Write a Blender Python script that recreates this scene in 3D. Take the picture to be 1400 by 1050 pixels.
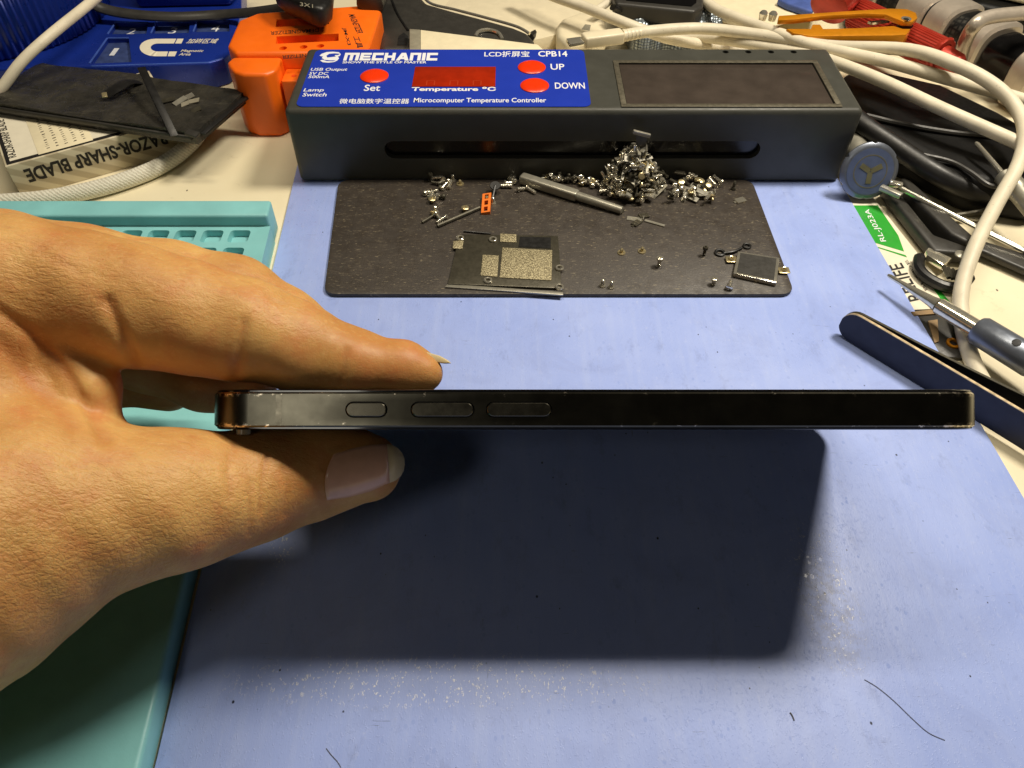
import bpy, bmesh, math, random
import numpy as np
from mathutils import Vector, Matrix
from math import radians as rad, sin, cos, pi

scene = bpy.context.scene
for o in list(bpy.data.objects):
    bpy.data.objects.remove(o)
COL = scene.collection
CM = 0.01                      # everything below is written in centimetres

# ---------------------------------------------------------------- camera
FPX, CAMH, PITCH = 1050.0, 18.0, rad(48.5)      # focal length in photo pixels, height over the desk, pitch down
cam = bpy.data.cameras.new('camera')
cam.sensor_width = 36.0
cam.lens = FPX / 1400 * 36
cam.clip_start = 0.005
cam.clip_end = 20
camo = bpy.data.objects.new('camera', cam)
COL.objects.link(camo)
camo.location = (0, 0, CAMH * CM)
camo.rotation_euler = (pi / 2 - PITCH, 0, 0)
scene.camera = camo
cam.dof.use_dof = False
cam.dof.focus_distance = 0.165
cam.dof.aperture_fstop = 9.0

# ---------------------------------------------------------------- world, lamps, exposure
w = bpy.data.worlds.new('World')
scene.world = w
w.use_nodes = True
bg = w.node_tree.nodes['Background']
bg.inputs[0].default_value = (1.0, 0.90, 0.74, 1)
bg.inputs[1].default_value = 0.019

def lamp(name, loc, target, size, power, col):
    l = bpy.data.lights.new(name, 'AREA')
    l.shape = 'DISK'
    l.size = size * CM
    l.energy = power
    l.color = col
    o = bpy.data.objects.new(name, l)
    COL.objects.link(o)
    o.location = Vector(loc) * CM
    d = Vector(target) - Vector(loc)
    o.rotation_euler = d.to_track_quat('-Z', 'Y').to_euler()
    return o

lamp('desk_lamp', (26.5, 30, 49), (0, 18, 0), 12.0, 2.95, (1.0, 0.91, 0.76))          # main lamp, behind and to the right
strip = lamp('strip_lamp', (-2, 32, 64), (-2, 22, 0), 38, 2.0, (1.0, 0.89, 0.70))     # long LED strip over the back of the bench
strip.data.shape = 'RECTANGLE'; strip.data.size_y = 4 * CM
lamp('fill_lamp', (-34, -47, 76), (0, 12, 3), 17, 0.40, (1.0, 0.94, 0.80))           # added fill from front left, for phone-edge gloss and shadows
scene.view_settings.view_transform = 'Standard'
scene.view_settings.look = 'None'
scene.view_settings.exposure = 0.0
scene.view_settings.gamma = 1.0

# ---------------------------------------------------------------- measuring helpers (a photo point put on a real plane)
RX = np.array([1, 0, 0.0]); FW = np.array([0, cos(PITCH), -sin(PITCH)]); UP = np.array([0, sin(PITCH), cos(PITCH)])
CC = np.array([0, 0, CAMH])
def G(px, py, z=0.0):
    r = (px - 700) / FPX * RX - (py - 525) / FPX * UP + FW
    return Vector(CC + r * ((z - CAMH) / r[2]))
def Dp(px, py, d):
    return Vector(CC + ((px - 700) / FPX * RX - (py - 525) / FPX * UP + FW) * d)

# ---------------------------------------------------------------- scene helpers
def thing(name, label, cat, base=(0, 0, 0), group=None):
    o = bpy.data.objects.new(name, None)
    COL.objects.link(o)
    o.empty_display_size = 0.005
    o.location = Vector(base) * CM
    o['label'] = label; o['category'] = cat
    if group: o['group'] = group
    o['base'] = [float(c) for c in base]
    return o
def tag(o, label, cat, group=None):
    o['label'] = label; o['category'] = cat
    if group: o['group'] = group
    return o

class MB:
    def __init__(s): s.v = []; s.f = []
    def add(s, vs, fs):
        k = len(s.v); s.v += [Vector(v) for v in vs]; s.f += [tuple(i + k for i in f) for f in fs]; return s
    def obox(s, c, ax, ay, az):            # centre and three half vectors
        c, ax, ay, az = map(Vector, (c, ax, ay, az))
        if ax.cross(ay).dot(az) < 0: ax = -ax
        vs = [c + ax * i + ay * j + az * k for k in (-1, 1) for j in (-1, 1) for i in (-1, 1)]
        return s.add(vs, [(0, 2, 3, 1), (4, 5, 7, 6), (0, 1, 5, 4), (2, 6, 7, 3), (0, 4, 6, 2), (1, 3, 7, 5)])
    def box(s, x0, x1, y0, y1, z0, z1):
        return s.obox(((x0 + x1) / 2, (y0 + y1) / 2, (z0 + z1) / 2), ((x1 - x0) / 2, 0, 0), (0, (y1 - y0) / 2, 0), (0, 0, (z1 - z0) / 2))
    def prism(s, poly, ext):               # planar polygon (3-D points) pushed along ext
        poly = [Vector(p) for p in poly]; ext = Vector(ext)
        nrm = Vector((0, 0, 0))
        for a, b in zip(poly, poly[1:] + poly[:1]): nrm += a.cross(b)
        if nrm.dot(ext) < 0: poly = poly[::-1]
        n = len(poly)
        return s.add(poly + [p + ext for p in poly],
                     [tuple(range(n))[::-1], tuple(range(n, 2 * n))] + [(i, (i + 1) % n, n + (i + 1) % n, n + i) for i in range(n)])
    def rings(s, rings, cap=True, closed=True):
        n = len(rings[0]); k = len(rings)
        fs = []
        for j in range(k - 1):
            for i in range(n if closed else n - 1):
                i2 = (i + 1) % n
                fs.append((j * n + i, j * n + i2, (j + 1) * n + i2, (j + 1) * n + i))
        if cap: fs += [tuple(range(n))[::-1], tuple(range((k - 1) * n, k * n))]
        return s.add([p for r in rings for p in r], fs)
    def lathe(s, p0, axis, prof, n=24, sq=1.0, rib=0, ribd=0.0, up=(0, 0, 1), fx=1.0):
        p0 = Vector(p0); ax = Vector(axis).normalized()
        u = Vector(up) - ax * Vector(up).dot(ax)
        if u.length < 1e-4: u = Vector((1, 0, 0)) - ax * ax.x
        u.normalize(); v = ax.cross(u)
        rs = []
        for t, r in prof:
            ring = []
            for i in range(n):
                a = 2 * pi * i / n
                c, d = cos(a), sin(a)
                if sq != 1.0:
                    m = (abs(c) ** sq + abs(d) ** sq) ** (1 / sq); c /= m; d /= m
                rr = r * (1 - (ribd if rib and (i * rib // n) % 2 else 0))
                ring.append(p0 + ax * t + u * (c * rr) + v * (d * rr * fx))
            rs.append(ring)
        return s.rings(rs)
    def tube(s, pts, r, n=10, sub=6, flat=1.0, up=(0, 0, 1)):
        pts = [Vector(p) for p in pts]
        rr = r if isinstance(r, (list, tuple)) else [r] * len(pts)
        if sub > 1 and len(pts) > 2:
            q = []; qr = []
            for i in range(len(pts) - 1):
                a = pts[max(i - 1, 0)]; b = pts[i]; c = pts[i + 1]; d = pts[min(i + 2, len(pts) - 1)]
                for k in range(sub):
                    t = k / sub
                    q.append(0.5 * ((2 * b) + (c - a) * t + (2 * a - 5 * b + 4 * c - d) * t * t + (3 * b - a - 3 * c + d) * t ** 3))
                    qr.append(rr[i] + (rr[i + 1] - rr[i]) * t)
            q.append(pts[-1]); qr.append(rr[-1]); pts, rr = q, qr
        rs = []; u = None
        for i, p in enumerate(pts):
            t = (pts[min(i + 1, len(pts) - 1)] - pts[max(i - 1, 0)]).normalized()
            if u is None:
                u = Vector(up) - t * Vector(up).dot(t)
                if u.length < 1e-3: u = Vector((1, 0, 0)) - t * t.x
            else: u = u - t * u.dot(t)
            u.normalize(); v = t.cross(u)
            rs.append([p + (u * cos(2 * pi * k / n) * flat + v * sin(2 * pi * k / n)) * rr[i] for k in range(n)])
        return s.rings(rs)
    def mesh(s, name, base=(0, 0, 0), bevel=None, seg=2, ang=35, merge=True):
        base = Vector(base)
        me = bpy.data.meshes.new(name)
        me.from_pydata([(v - base) * CM for v in s.v], [], s.f)
        bm = bmesh.new(); bm.from_mesh(me)
        if merge: bmesh.ops.remove_doubles(bm, verts=bm.verts, dist=1e-7)
        bmesh.ops.recalc_face_normals(bm, faces=bm.faces)
        if bevel:
            es = [e for e in bm.edges if len(e.link_faces) == 2 and e.calc_face_angle(0) > rad(30)]
            bmesh.ops.bevel(bm, geom=es, offset=bevel * CM, segments=seg, profile=0.5, affect='EDGES', clamp_overlap=True)
        bm.to_mesh(me); bm.free()
        me.polygons.foreach_set('use_smooth', [True] * len(me.polygons))
        me.set_sharp_from_angle(angle=rad(ang))
        return me
    def build(s, name, mat, parent=None, bevel=None, seg=2, ang=35, cut=None):
        base = Vector((0, 0, 0))
        if parent is not None:
            base = Vector(parent['base']) if 'base' in parent else Vector(parent['pbase'])
        elif s.v:
            c = sum(s.v, Vector((0, 0, 0))) / len(s.v)
            base = Vector((c.x, c.y, min(v.z for v in s.v)))
        me = s.mesh(name, base, bevel, seg, ang)
        if cut is not None: me = boolean(me, cut.mesh('cutter', base))
        me.materials.clear(); me.materials.append(mat)
        o = bpy.data.objects.new(name, me)
        COL.objects.link(o)
        o['pbase'] = [float(c) for c in base]
        if parent is not None: o.parent = parent
        else: o.location = base * CM
        return o

def boolean(me, cme):
    a = bpy.data.objects.new('tmp_a', me); b = bpy.data.objects.new('tmp_b', cme)
    COL.objects.link(a); COL.objects.link(b)
    m = a.modifiers.new('b', 'BOOLEAN'); m.operation = 'DIFFERENCE'; m.solver = 'EXACT'; m.object = b
    dg = bpy.context.evaluated_depsgraph_get()
    out = bpy.data.meshes.new_from_object(a.evaluated_get(dg))
    bpy.data.objects.remove(a); bpy.data.objects.remove(b)
    out.polygons.foreach_set('use_smooth', [True] * len(out.polygons))
    out.set_sharp_from_angle(angle=rad(35))
    return out

def text(body, o, r, u, mat, parent, name='lettering', bold=0.0, thick=0.006, shear=0.0):
    """lettering filling the rectangle at o spanned by vectors r (reading direction) and u"""
    c = bpy.data.curves.new('t', 'FONT'); c.body = body; c.offset = bold; c.shear = shear; c.resolution_u = 3
    to = bpy.data.objects.new('t', c); COL.objects.link(to)
    dg = bpy.context.evaluated_depsgraph_get()
    me = bpy.data.meshes.new_from_object(to.evaluated_get(dg))
    bpy.data.objects.remove(to)
    o, r, u = Vector(o), Vector(r), Vector(u)
    n = r.cross(u).normalized()
    xs = [v.co.x for v in me.vertices]; ys = [v.co.y for v in me.vertices]
    x0, x1, y0, y1 = min(xs), max(xs), min(ys), max(ys)
    base = Vector(parent['base']) if 'base' in parent else Vector(parent['pbase'])
    for v in me.vertices:
        p = o + r * ((v.co.x - x0) / (x1 - x0)) + u * ((v.co.y - y0) / (y1 - y0)) + n * thick
        v.co = (p - base) * CM
    me.name = name
    me.materials.clear(); me.materials.append(mat)
    ob = bpy.data.objects.new(name, me); COL.objects.link(ob); ob.parent = parent
    ob['pbase'] = list(base)
    return ob

# ---------------------------------------------------------------- materials
def lin(c): return tuple((x / 12.92 if x <= 0.04045 else ((x + 0.055) / 1.055) ** 2.4) for x in c)
def rgb(r, g, b): return lin((r / 255, g / 255, b / 255)) + (1,)
class NT:
    def __init__(s, name):
        s.m = bpy.data.materials.new(name); s.m.use_nodes = True
        s.t = s.m.node_tree; s.b = s.t.nodes['Principled BSDF']
        tc = s.n('ShaderNodeTexCoord'); vm = s.n('ShaderNodeVectorMath', operation='SCALE')
        s.l(tc.outputs['Object'], vm.inputs[0]); vm.inputs['Scale'].default_value = 100.0
        s.co = vm.outputs[0]              # object coordinates in cm
    def n(s, typ, **k):
        nd = s.t.nodes.new(typ)
        for a, b in k.items(): setattr(nd, a, b)
        return nd
    def l(s, a, b): s.t.links.new(a, b)
    def map(s, scale=(1, 1, 1), loc=(0, 0, 0), rot=(0, 0, 0)):
        m = s.n('ShaderNodeMapping'); s.l(s.co, m.inputs[0])
        m.inputs['Scale'].default_value = scale; m.inputs['Location'].default_value = loc; m.inputs['Rotation'].default_value = rot
        return m.outputs[0]
    def noise(s, sc, detail=3, rough=0.55, co=None, dist=0):
        nd = s.n('ShaderNodeTexNoise'); s.l(co or s.co, nd.inputs['Vector'])
        nd.inputs['Scale'].default_value = sc; nd.inputs['Detail'].default_value = detail
        nd.inputs['Roughness'].default_value = rough; nd.inputs['Distortion'].default_value = dist
        return nd.outputs[0]
    def ramp(s, v, p0, p1, c0=0.0, c1=1.0):
        r = s.n('ShaderNodeMapRange'); s.l(v, r.inputs[0])
        r.inputs[1].default_value = p0; r.inputs[2].default_value = p1; r.inputs[3].default_value = c0; r.inputs[4].default_value = c1
        return r.outputs[0]
    def math(s, op, a, b=None):
        m = s.n('ShaderNodeMath', operation=op)
        for i, x in enumerate((a, b)):
            if x is None: continue
            if isinstance(x, (int, float)): m.inputs[i].default_value = x
            else: s.l(x, m.inputs[i])
        return m.outputs[0]
    def mix(s, f, a, b, mode='MIX'):
        m = s.n('ShaderNodeMix', data_type='RGBA', blend_type=mode)
        if isinstance(f, (int, float)): m.inputs[0].default_value = f
        else: s.l(f, m.inputs[0])
        for i, x in ((6, a), (7, b)):
            if isinstance(x, tuple): m.inputs[i].default_value = x
            else: s.l(x, m.inputs[i])
        return m.outputs[2]
    def bump(s, h, strength, dist, prev=None):
        b = s.n('ShaderNodeBump'); s.l(h, b.inputs['Height'])
        b.inputs['Strength'].default_value = strength; b.inputs['Distance'].default_value = dist * CM
        if prev: s.l(prev, b.inputs['Normal'])
        return b.outputs[0]
    def set(s, **k):
        for a, v in k.items():
            i = s.b.inputs[a.replace('_', ' ')]
            if isinstance(v, (int, float, tuple)): i.default_value = v
            else: s.l(v, i)
        return s.m

def plain(name, col, rough=0.5, metal=0.0, var=0.12, vs=2.0, bump=0.0, bs=30.0, spec=0.5, coat=0.0, dirt=0.0):
    t = NT(name)
    a = t.noise(vs, 4)
    dark = tuple(c * (1 - var * 1.6) for c in col[:3]) + (1,); lite = tuple(min(1, c * (1 + var)) for c in col[:3]) + (1,)
    c = t.mix(t.ramp(a, 0.3, 0.7), dark, lite)
    if dirt:
        d = t.ramp(t.noise(9, 5, 0.7), 0.62, 0.72)
        c = t.mix(t.math('MULTIPLY', d, dirt), c, rgb(70, 60, 45))
    t.set(Base_Color=c, Metallic=metal, Roughness=t.ramp(t.noise(vs * 3, 3), 0.3, 0.7, rough * 0.85, min(1, rough * 1.15)), Specular_IOR_Level=spec)
    if coat: t.set(Coat_Weight=coat, Coat_Roughness=0.1)
    if bump: t.set(Normal=t.bump(t.noise(bs, 2), bump, 0.02))
    return t.m

def mat_desk():
    t = NT('desk_laminate')
    c = t.mix(t.ramp(t.noise(0.25, 4), 0.3, 0.7), rgb(230, 218, 184), rgb(241, 230, 200))
    c = t.mix(t.ramp(t.noise(1.3, 6, 0.75), 0.60, 0.75, 0, 0.35), c, rgb(170, 150, 110))
    v = t.n('ShaderNodeTexVoronoi'); t.l(t.map((1, 0.6, 1)), v.inputs['Vector']); v.inputs['Scale'].default_value = 0.9
    c = t.mix(t.ramp(v.outputs['Distance'], 0.045, 0.03), c, rgb(70, 60, 45))
    return t.set(Base_Color=c, Roughness=0.45, Normal=t.bump(t.noise(12, 3), 0.08, 0.03))

def mat_bluemat():
    t = NT('blue_silicone_mat')
    c = t.mix(t.ramp(t.noise(0.3, 4), 0.3, 0.7), rgb(152, 172, 234), rgb(166, 184, 241))
    st = t.noise(1.6, 5, 0.6, t.map((2.2, 0.16, 1), rot=(0, 0, rad(-6))))
    c = t.mix(t.ramp(st, 0.48, 0.78, 0, 0.28), c, rgb(186, 200, 240))
    c = t.mix(t.ramp(t.noise(0.45, 6, 0.7, t.map(loc=(2, 6, 1)), dist=0.8), 0.5, 0.75, 0, 0.28), c, rgb(128, 140, 190))
    c = t.mix(t.ramp(t.noise(5, 5, 0.75, t.map((1, 0.5, 1))), 0.60, 0.72, 0, 0.35), c, rgb(196, 206, 240))
    c = t.mix(t.ramp(t.noise(1.1, 6, 0.75, t.map((1.3, 0.7, 1), loc=(7, 3, 0))), 0.58, 0.78, 0, 0.5), c, rgb(112, 124, 168))
    # dark grit
    for sc, th, seed in ((1.15, 0.045, 0), (2.3, 0.06, 11), (0.8, .03, 23)):
        v = t.n('ShaderNodeTexVoronoi'); t.l(t.map((1, 0.75, 1), loc=(seed, seed * 0.7, 0)), v.inputs['Vector']); v.inputs['Scale'].default_value = sc
        pick = t.ramp(t.noise(1.0, 2, 0.5, t.map(loc=(seed + 3, 5, 1))), 0.5, 0.56)
        c = t.mix(t.math('MULTIPLY', pick, t.ramp(v.outputs['Distance'], th, th * 0.6)), c, rgb(40, 42, 58))
    scr = t.math('MULTIPLY', t.ramp(t.noise(3.0, 5, 0.7, t.map((0.35, 3.2, 1), rot=(0, 0, rad(12)))), 0.66, 0.70), t.ramp(t.noise(0.7, 3, 0.5, t.map(loc=(1, 8, 4))), 0.48, 0.58))
    c = t.mix(t.math('MULTIPLY', scr, 0.45), c, rgb(88, 92, 116))
    scr2 = t.math('MULTIPLY', t.ramp(t.noise(2.4, 5, 0.7, t.map((3.6, 0.3, 1), loc=(3, 3, 0), rot=(0, 0, rad(-14)))), 0.67, 0.70), t.ramp(t.noise(0.6, 3, 0.5, t.map(loc=(9, 2, 4))), 0.5, 0.6))
    c = t.mix(t.math('MULTIPLY', scr2, 0.4), c, rgb(98, 100, 122))
    # pale scuffs plus lamp glints painted as light flecks, in patches
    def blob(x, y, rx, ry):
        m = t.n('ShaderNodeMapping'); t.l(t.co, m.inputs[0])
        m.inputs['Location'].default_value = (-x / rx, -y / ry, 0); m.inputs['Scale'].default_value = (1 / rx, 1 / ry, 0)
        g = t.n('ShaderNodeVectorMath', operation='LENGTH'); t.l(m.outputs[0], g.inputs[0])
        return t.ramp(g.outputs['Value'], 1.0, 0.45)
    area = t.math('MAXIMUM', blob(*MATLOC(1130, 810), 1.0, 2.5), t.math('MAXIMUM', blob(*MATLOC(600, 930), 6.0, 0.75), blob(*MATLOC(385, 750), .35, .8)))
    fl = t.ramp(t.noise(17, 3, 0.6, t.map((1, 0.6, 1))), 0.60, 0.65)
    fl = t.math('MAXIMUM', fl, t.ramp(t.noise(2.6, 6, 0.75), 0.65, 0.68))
    grime = t.math('MULTIPLY', blob(*MATLOC(1135, 830), 0.9, 2.0), t.ramp(t.noise(4, 5, 0.7), 0.42, 0.62, 0, 0.45))
    c = t.mix(grime, c, rgb(116, 112, 112))
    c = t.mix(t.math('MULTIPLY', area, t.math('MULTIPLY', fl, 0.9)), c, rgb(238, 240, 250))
    weave = t.noise(20, 2, 0.5, t.map((1.4, 0.5, 1)))
    nb = t.bump(st, 0.15, 0.03, t.bump(weave, 0.22, 0.012))
    nb = t.bump(fl, 0.3, 0.02, nb)
    v = t.n('ShaderNodeTexVoronoi'); t.l(t.map((1, 0.7, 1), loc=(5, 2, 0)), v.inputs['Vector']); v.inputs['Scale'].default_value = 6.0
    sel = t.n('ShaderNodeSeparateColor'); t.l(v.outputs['Color'], sel.inputs[0])
    fleck = t.math('MULTIPLY', t.ramp(v.outputs['Distance'], 0.32, 0.2), t.ramp(sel.outputs[0], 0.72, 0.74))
    fleck = t.math('MULTIPLY', fleck, t.ramp(t.noise(1.2, 3, 0.6), 0.46, 0.54))
    r = t.ramp(t.noise(1.4, 5, 0.7), 0.3, 0.7, 0.37, 0.48)
    r = t.math('SUBTRACT', r, t.math('MULTIPLY', fleck, 0.26))
    nf = t.n('ShaderNodeMix', data_type='VECTOR'); gn = t.n('ShaderNodeNewGeometry')
    t.l(fleck, nf.inputs[0]); t.l(nb, nf.inputs[4]); t.l(gn.outputs['Normal'], nf.inputs[5])
    return t.set(Base_Color=c, Roughness=r, Normal=nf.outputs[1], Specular_IOR_Level=0.5)

def mat_pad():
    t = NT('dark_magnetic_pad')
    c = t.mix(t.ramp(t.noise(0.7, 5, 0.65), 0.3, 0.7), rgb(52, 46, 41), rgb(64, 57, 50))
    s1 = t.ramp(t.noise(2.2, 6, 0.8, t.map((1.0, 2.6, 1), rot=(0, 0, rad(28)))), 0.54, 0.70, 0, 0.5)
    c = t.mix(s1, c, rgb(98, 89, 76))
    s2 = t.ramp(t.noise(9, 3, 0.6, t.map((0.6, 2.4, 1), rot=(0, 0, rad(20)))), 0.62, 0.69, 0, 0.7)
    c = t.mix(s2, c, rgb(140, 128, 104))
    sx = t.n('ShaderNodeSeparateXYZ'); t.l(t.co, sx.inputs[0])
    g = None
    for ax in (0, 1):
        f = t.math('FRACT', t.math('MULTIPLY', sx.outputs[ax], 1.6))
        k = t.ramp(f, 0.0, 0.05, 1, 0)
        g = k if g is None else t.math('MAXIMUM', g, k)
    c = t.mix(t.math('MULTIPLY', g, 0.35), c, rgb(36, 30, 26))
    return t.set(Base_Color=c, Roughness=t.ramp(t.noise(3, 4), 0.3, 0.7, 0.4, 0.6), Normal=t.bump(t.noise(14, 4, 0.7), 0.25, 0.03))

def mat_skin():
    t = NT('skin')
    c = t.mix(t.ramp(t.noise(0.55, 5, 0.6), 0.32, 0.68), rgb(184, 130, 72), rgb(212, 168, 102))
    c = t.mix(t.ramp(t.noise(1.3, 4, 0.6, t.map(loc=(4, 9, 2))), 0.50, 0.70, 0, 0.6), c, rgb(192, 120, 72))
    c = t.mix(t.ramp(t.noise(9, 3, 0.6), 0.55, 0.75, 0, 0.3), c, rgb(226, 188, 126))
    at = t.n('ShaderNodeAttribute', attribute_name='tone')
    c = t.mix(t.math('MULTIPLY', at.outputs['Fac'], 0.4), c, rgb(176, 100, 54))
    v = t.n('ShaderNodeTexVoronoi', feature='DISTANCE_TO_EDGE'); 
    wob = t.n('ShaderNodeVectorMath', operation='ADD'); nz = t.n('ShaderNodeTexNoise'); t.l(t.co, nz.inputs['Vector']); nz.inputs['Scale'].default_value = 3
    sc = t.n('ShaderNodeVectorMath', operation='SCALE'); t.l(nz.outputs['Color'], sc.inputs[0]); sc.inputs['Scale'].default_value = 0.25
    t.l(t.map((1.0, 2.1, 1.3), rot=(0.3, 0.5, rad(25))), wob.inputs[0]); t.l(sc.outputs[0], wob.inputs[1])
    t.l(wob.outputs[0], v.inputs['Vector']); v.inputs['Scale'].default_value = 8.0
    v2 = t.n('ShaderNodeTexVoronoi', feature='DISTANCE_TO_EDGE'); t.l(t.co, v2.inputs['Vector']); v2.inputs['Scale'].default_value = 13
    h1 = t.ramp(v.outputs['Distance'], 0.0, 0.16); h2 = t.ramp(v2.outputs['Distance'], 0, 0.2)
    pal = t.n('ShaderNodeAttribute', attribute_name='smooth_skin')
    k = t.ramp(pal.outputs['Fac'], 0, 1, 1.0, 0.15)
    la = t.noise(3.4, 4, 0.6, t.map((0.8, 2.4, 1.4), rot=(0.4, 0.3, rad(34))), dist=0.6)
    lb = t.noise(3.4, 4, 0.6, t.map((0.8, 2.4, 1.4), loc=(5, 1, 3), rot=(0.2, 0.6, rad(-38))), dist=0.6)
    lines = t.math('MINIMUM', la, lb)
    fine = t.bump(t.math('MULTIPLY', h2, t.ramp(pal.outputs['Fac'], 0, 1, 1, .4)), 0.16, 0.012, t.bump(t.noise(5, 4, 0.6), 0.10, 0.05))
    nb = t.bump(t.math('MULTIPLY', h1, k), 0.09, 0.03, t.bump(t.math('MULTIPLY', lines, k), 0.65, 0.05, fine))
    c = t.mix(t.math('MULTIPLY', t.ramp(lines, 0.42, 0.28, 0, 0.2), k), c, rgb(150, 84, 46))
    wr = t.n('ShaderNodeAttribute', attribute_name='wrinkle')
    v3 = t.n('ShaderNodeTexVoronoi', feature='DISTANCE_TO_EDGE'); w3 = t.n('ShaderNodeVectorMath', operation='ADD')
    t.l(t.map((0.75, 2.3, 1.6), loc=(2, 5, 1), rot=(0.25, 0.4, rad(30))), w3.inputs[0]); t.l(sc.outputs[0], w3.inputs[1]); t.l(w3.outputs[0], v3.inputs['Vector']); v3.inputs['Scale'].default_value = 5.4
    h3 = t.ramp(v3.outputs['Distance'], 0.0, 0.22)
    nb = t.bump(t.math('MULTIPLY', h3, wr.outputs['Fac']), 0.2, 0.035, nb)
    c = t.mix(t.math('MULTIPLY', t.ramp(h3, 0.6, 0.0, 0, 0.16), wr.outputs['Fac']), c, rgb(140, 78, 40))
    return t.set(Base_Color=c, Roughness=0.48, Specular_IOR_Level=0.35, Normal=nb, Subsurface_Weight=0.3, Subsurface_Radius=(1.0, 0.36, 0.16), Subsurface_Scale=0.0022)

def mat_frame():
    t = NT('graphite_phone_frame')
    c = t.mix(t.ramp(t.noise(3, 4), 0.3, 0.7), rgb(78, 75, 66), rgb(88, 85, 75))
    sx = t.n('ShaderNodeSeparateXYZ'); t.l(t.co, sx.inputs[0])
    edge = t.ramp(t.math('ABSOLUTE', sx.outputs[2]), 0.24, 0.30)
    endz = t.ramp(t.math('ABSOLUTE', sx.outputs[0]), 6.0, 7.25, 0.0, 0.14)
    chip = t.ramp(t.math('ADD', t.noise(7, 5, 0.75), endz), 0.635, 0.665)
    f = t.math('MULTIPLY', edge, chip)
    c = t.mix(f, c, rgb(216, 204, 184))
    return t.set(Base_Color=c, Metallic=1.0, Roughness=t.ramp(t.noise(2, 3), 0.3, 0.7, 0.21, 0.26), Normal=t.bump(f, -0.4, 0.02))

def mat_stripes():
    t = NT('striped_card')
    wv = t.n('ShaderNodeTexWave', wave_type='BANDS', bands_direction='X'); t.l(t.map((1, 1, 1), rot=(0, rad(52), 0)), wv.inputs['Vector'])
    wv.inputs['Scale'].default_value = 0.62; wv.inputs['Distortion'].default_value = 0.15
    c = t.mix(t.ramp(wv.outputs['Fac'], 0.35, 0.65), rgb(214, 204, 176), rgb(184, 172, 144))
    return t.set(Base_Color=c, Roughness=0.55)

def mat_braid():
    t = NT('braided_cord')
    wv = t.n('ShaderNodeTexWave', wave_type='BANDS', bands_direction='DIAGONAL'); t.l(t.co, wv.inputs['Vector']); wv.inputs['Scale'].default_value = 3.2; wv.inputs['Distortion'].default_value = 3; wv.inputs['Detail Scale'].default_value = 4
    ck = t.noise(14, 2)
    h = t.math('ADD', wv.outputs['Fac'], ck)
    c = t.mix(t.ramp(h, 0.5, 1.3), rgb(196, 190, 172), rgb(222, 218, 202))
    return t.set(Base_Color=c, Roughness=0.8, Normal=t.bump(h, 0.35, 0.04))

def mat_bubble():
    t = NT('silver_mesh_bag')
    v = t.n('ShaderNodeTexVoronoi'); t.l(t.co, v.inputs['Vector']); v.inputs['Scale'].default_value = 7; v.inputs['Randomness'].default_value = 0.1
    return t.set(Base_Color=t.mix(t.ramp(v.outputs['Distance'], .2, .6), rgb(176, 186, 192), rgb(96, 104, 110)), Metallic=0.6, Roughness=0.3, Normal=t.bump(v.outputs['Distance'], 0.7, 0.06))

def mat_knurl():
    t = NT('knurled_grip')
    v = t.n('ShaderNodeTexVoronoi', distance='CHEBYCHEV'); t.l(t.map(rot=(0, 0, rad(45))), v.inputs['Vector']); v.inputs['Scale'].default_value = 4.2; v.inputs['Randomness'].default_value = 0.0
    return t.set(Base_Color=t.mix(t.ramp(v.outputs['Distance'], .15, .45), rgb(70, 68, 62), rgb(20, 20, 20)), Roughness=0.4, Metallic=0.3, Normal=t.bump(v.outputs['Distance'], -1.0, 0.15))

def mat_goldpad():
    t = NT('pitted_gold_pad')
    a = t.noise(16, 4, 0.7)
    return t.set(Base_Color=t.mix(t.ramp(a, .4, .6), rgb(120, 110, 84), rgb(196, 184, 146)), Metallic=0.35, Roughness=0.38, Normal=t.bump(a, 0.9, 0.05))

def mat_battery():
    t = NT('black_battery_film')
    c = t.mix(t.ramp(t.noise(0.9, 5, 0.65), 0.35, 0.7), rgb(34, 33, 30), rgb(60, 57, 50))
    s = t.ramp(t.noise(1.4, 6, 0.8, t.map((0.5, 2.2, 1), rot=(0, 0, rad(16)))), 0.58, 0.7, 0, 0.5)
    c = t.mix(s, c, rgb(104, 99, 86))
    return t.set(Base_Color=c, Roughness=t.ramp(t.noise(2, 5), .3, .7, .2, .45), Normal=t.bump(t.noise(1.2, 5, 0.6, dist=1.0), 0.7, 0.14))

MATB = (0.0, 0.0)
def MATLOC(px, py):
    p = G(px, py, 0.15); return (p.x, p.y)

M = {}
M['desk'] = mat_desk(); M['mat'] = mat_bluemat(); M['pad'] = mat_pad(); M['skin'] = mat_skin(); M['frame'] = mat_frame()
M['stripe'] = mat_stripes(); M['braid'] = mat_braid(); M['bubble'] = mat_bubble(); M['knurl'] = mat_knurl(); M['goldpad'] = mat_goldpad(); M['battery'] = mat_battery()
M['teal'] = plain('teal_silicone', rgb(134, 198, 201), 0.46, var=0.07, vs=0.6, bump=0.12, bs=18, dirt=0.12)
M['nail'] = plain('fingernail', rgb(220, 172, 144), 0.2, var=0.06, spec=0.6)
M['nailtip'] = plain('fingernail_edge', rgb(222, 202, 156), 0.35, var=0.05)
M['glass'] = plain('black_phone_glass', rgb(10, 11, 14), 0.08, var=0.05)
M['rubber'] = plain('black_gasket', rgb(12, 12, 12), 0.6)
M['button'] = plain('graphite_button', rgb(98, 94, 83), 0.26, 1.0, var=0.06)
M['device'] = plain('grey_green_enamel', rgb(67, 67, 61), 0.42, 0.0, var=0.07, vs=1.0, bump=0.15, bs=45, dirt=0.15, spec=0.35)
M['device_inner'] = plain('slot_interior', rgb(22, 20, 18), 0.5)
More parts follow.
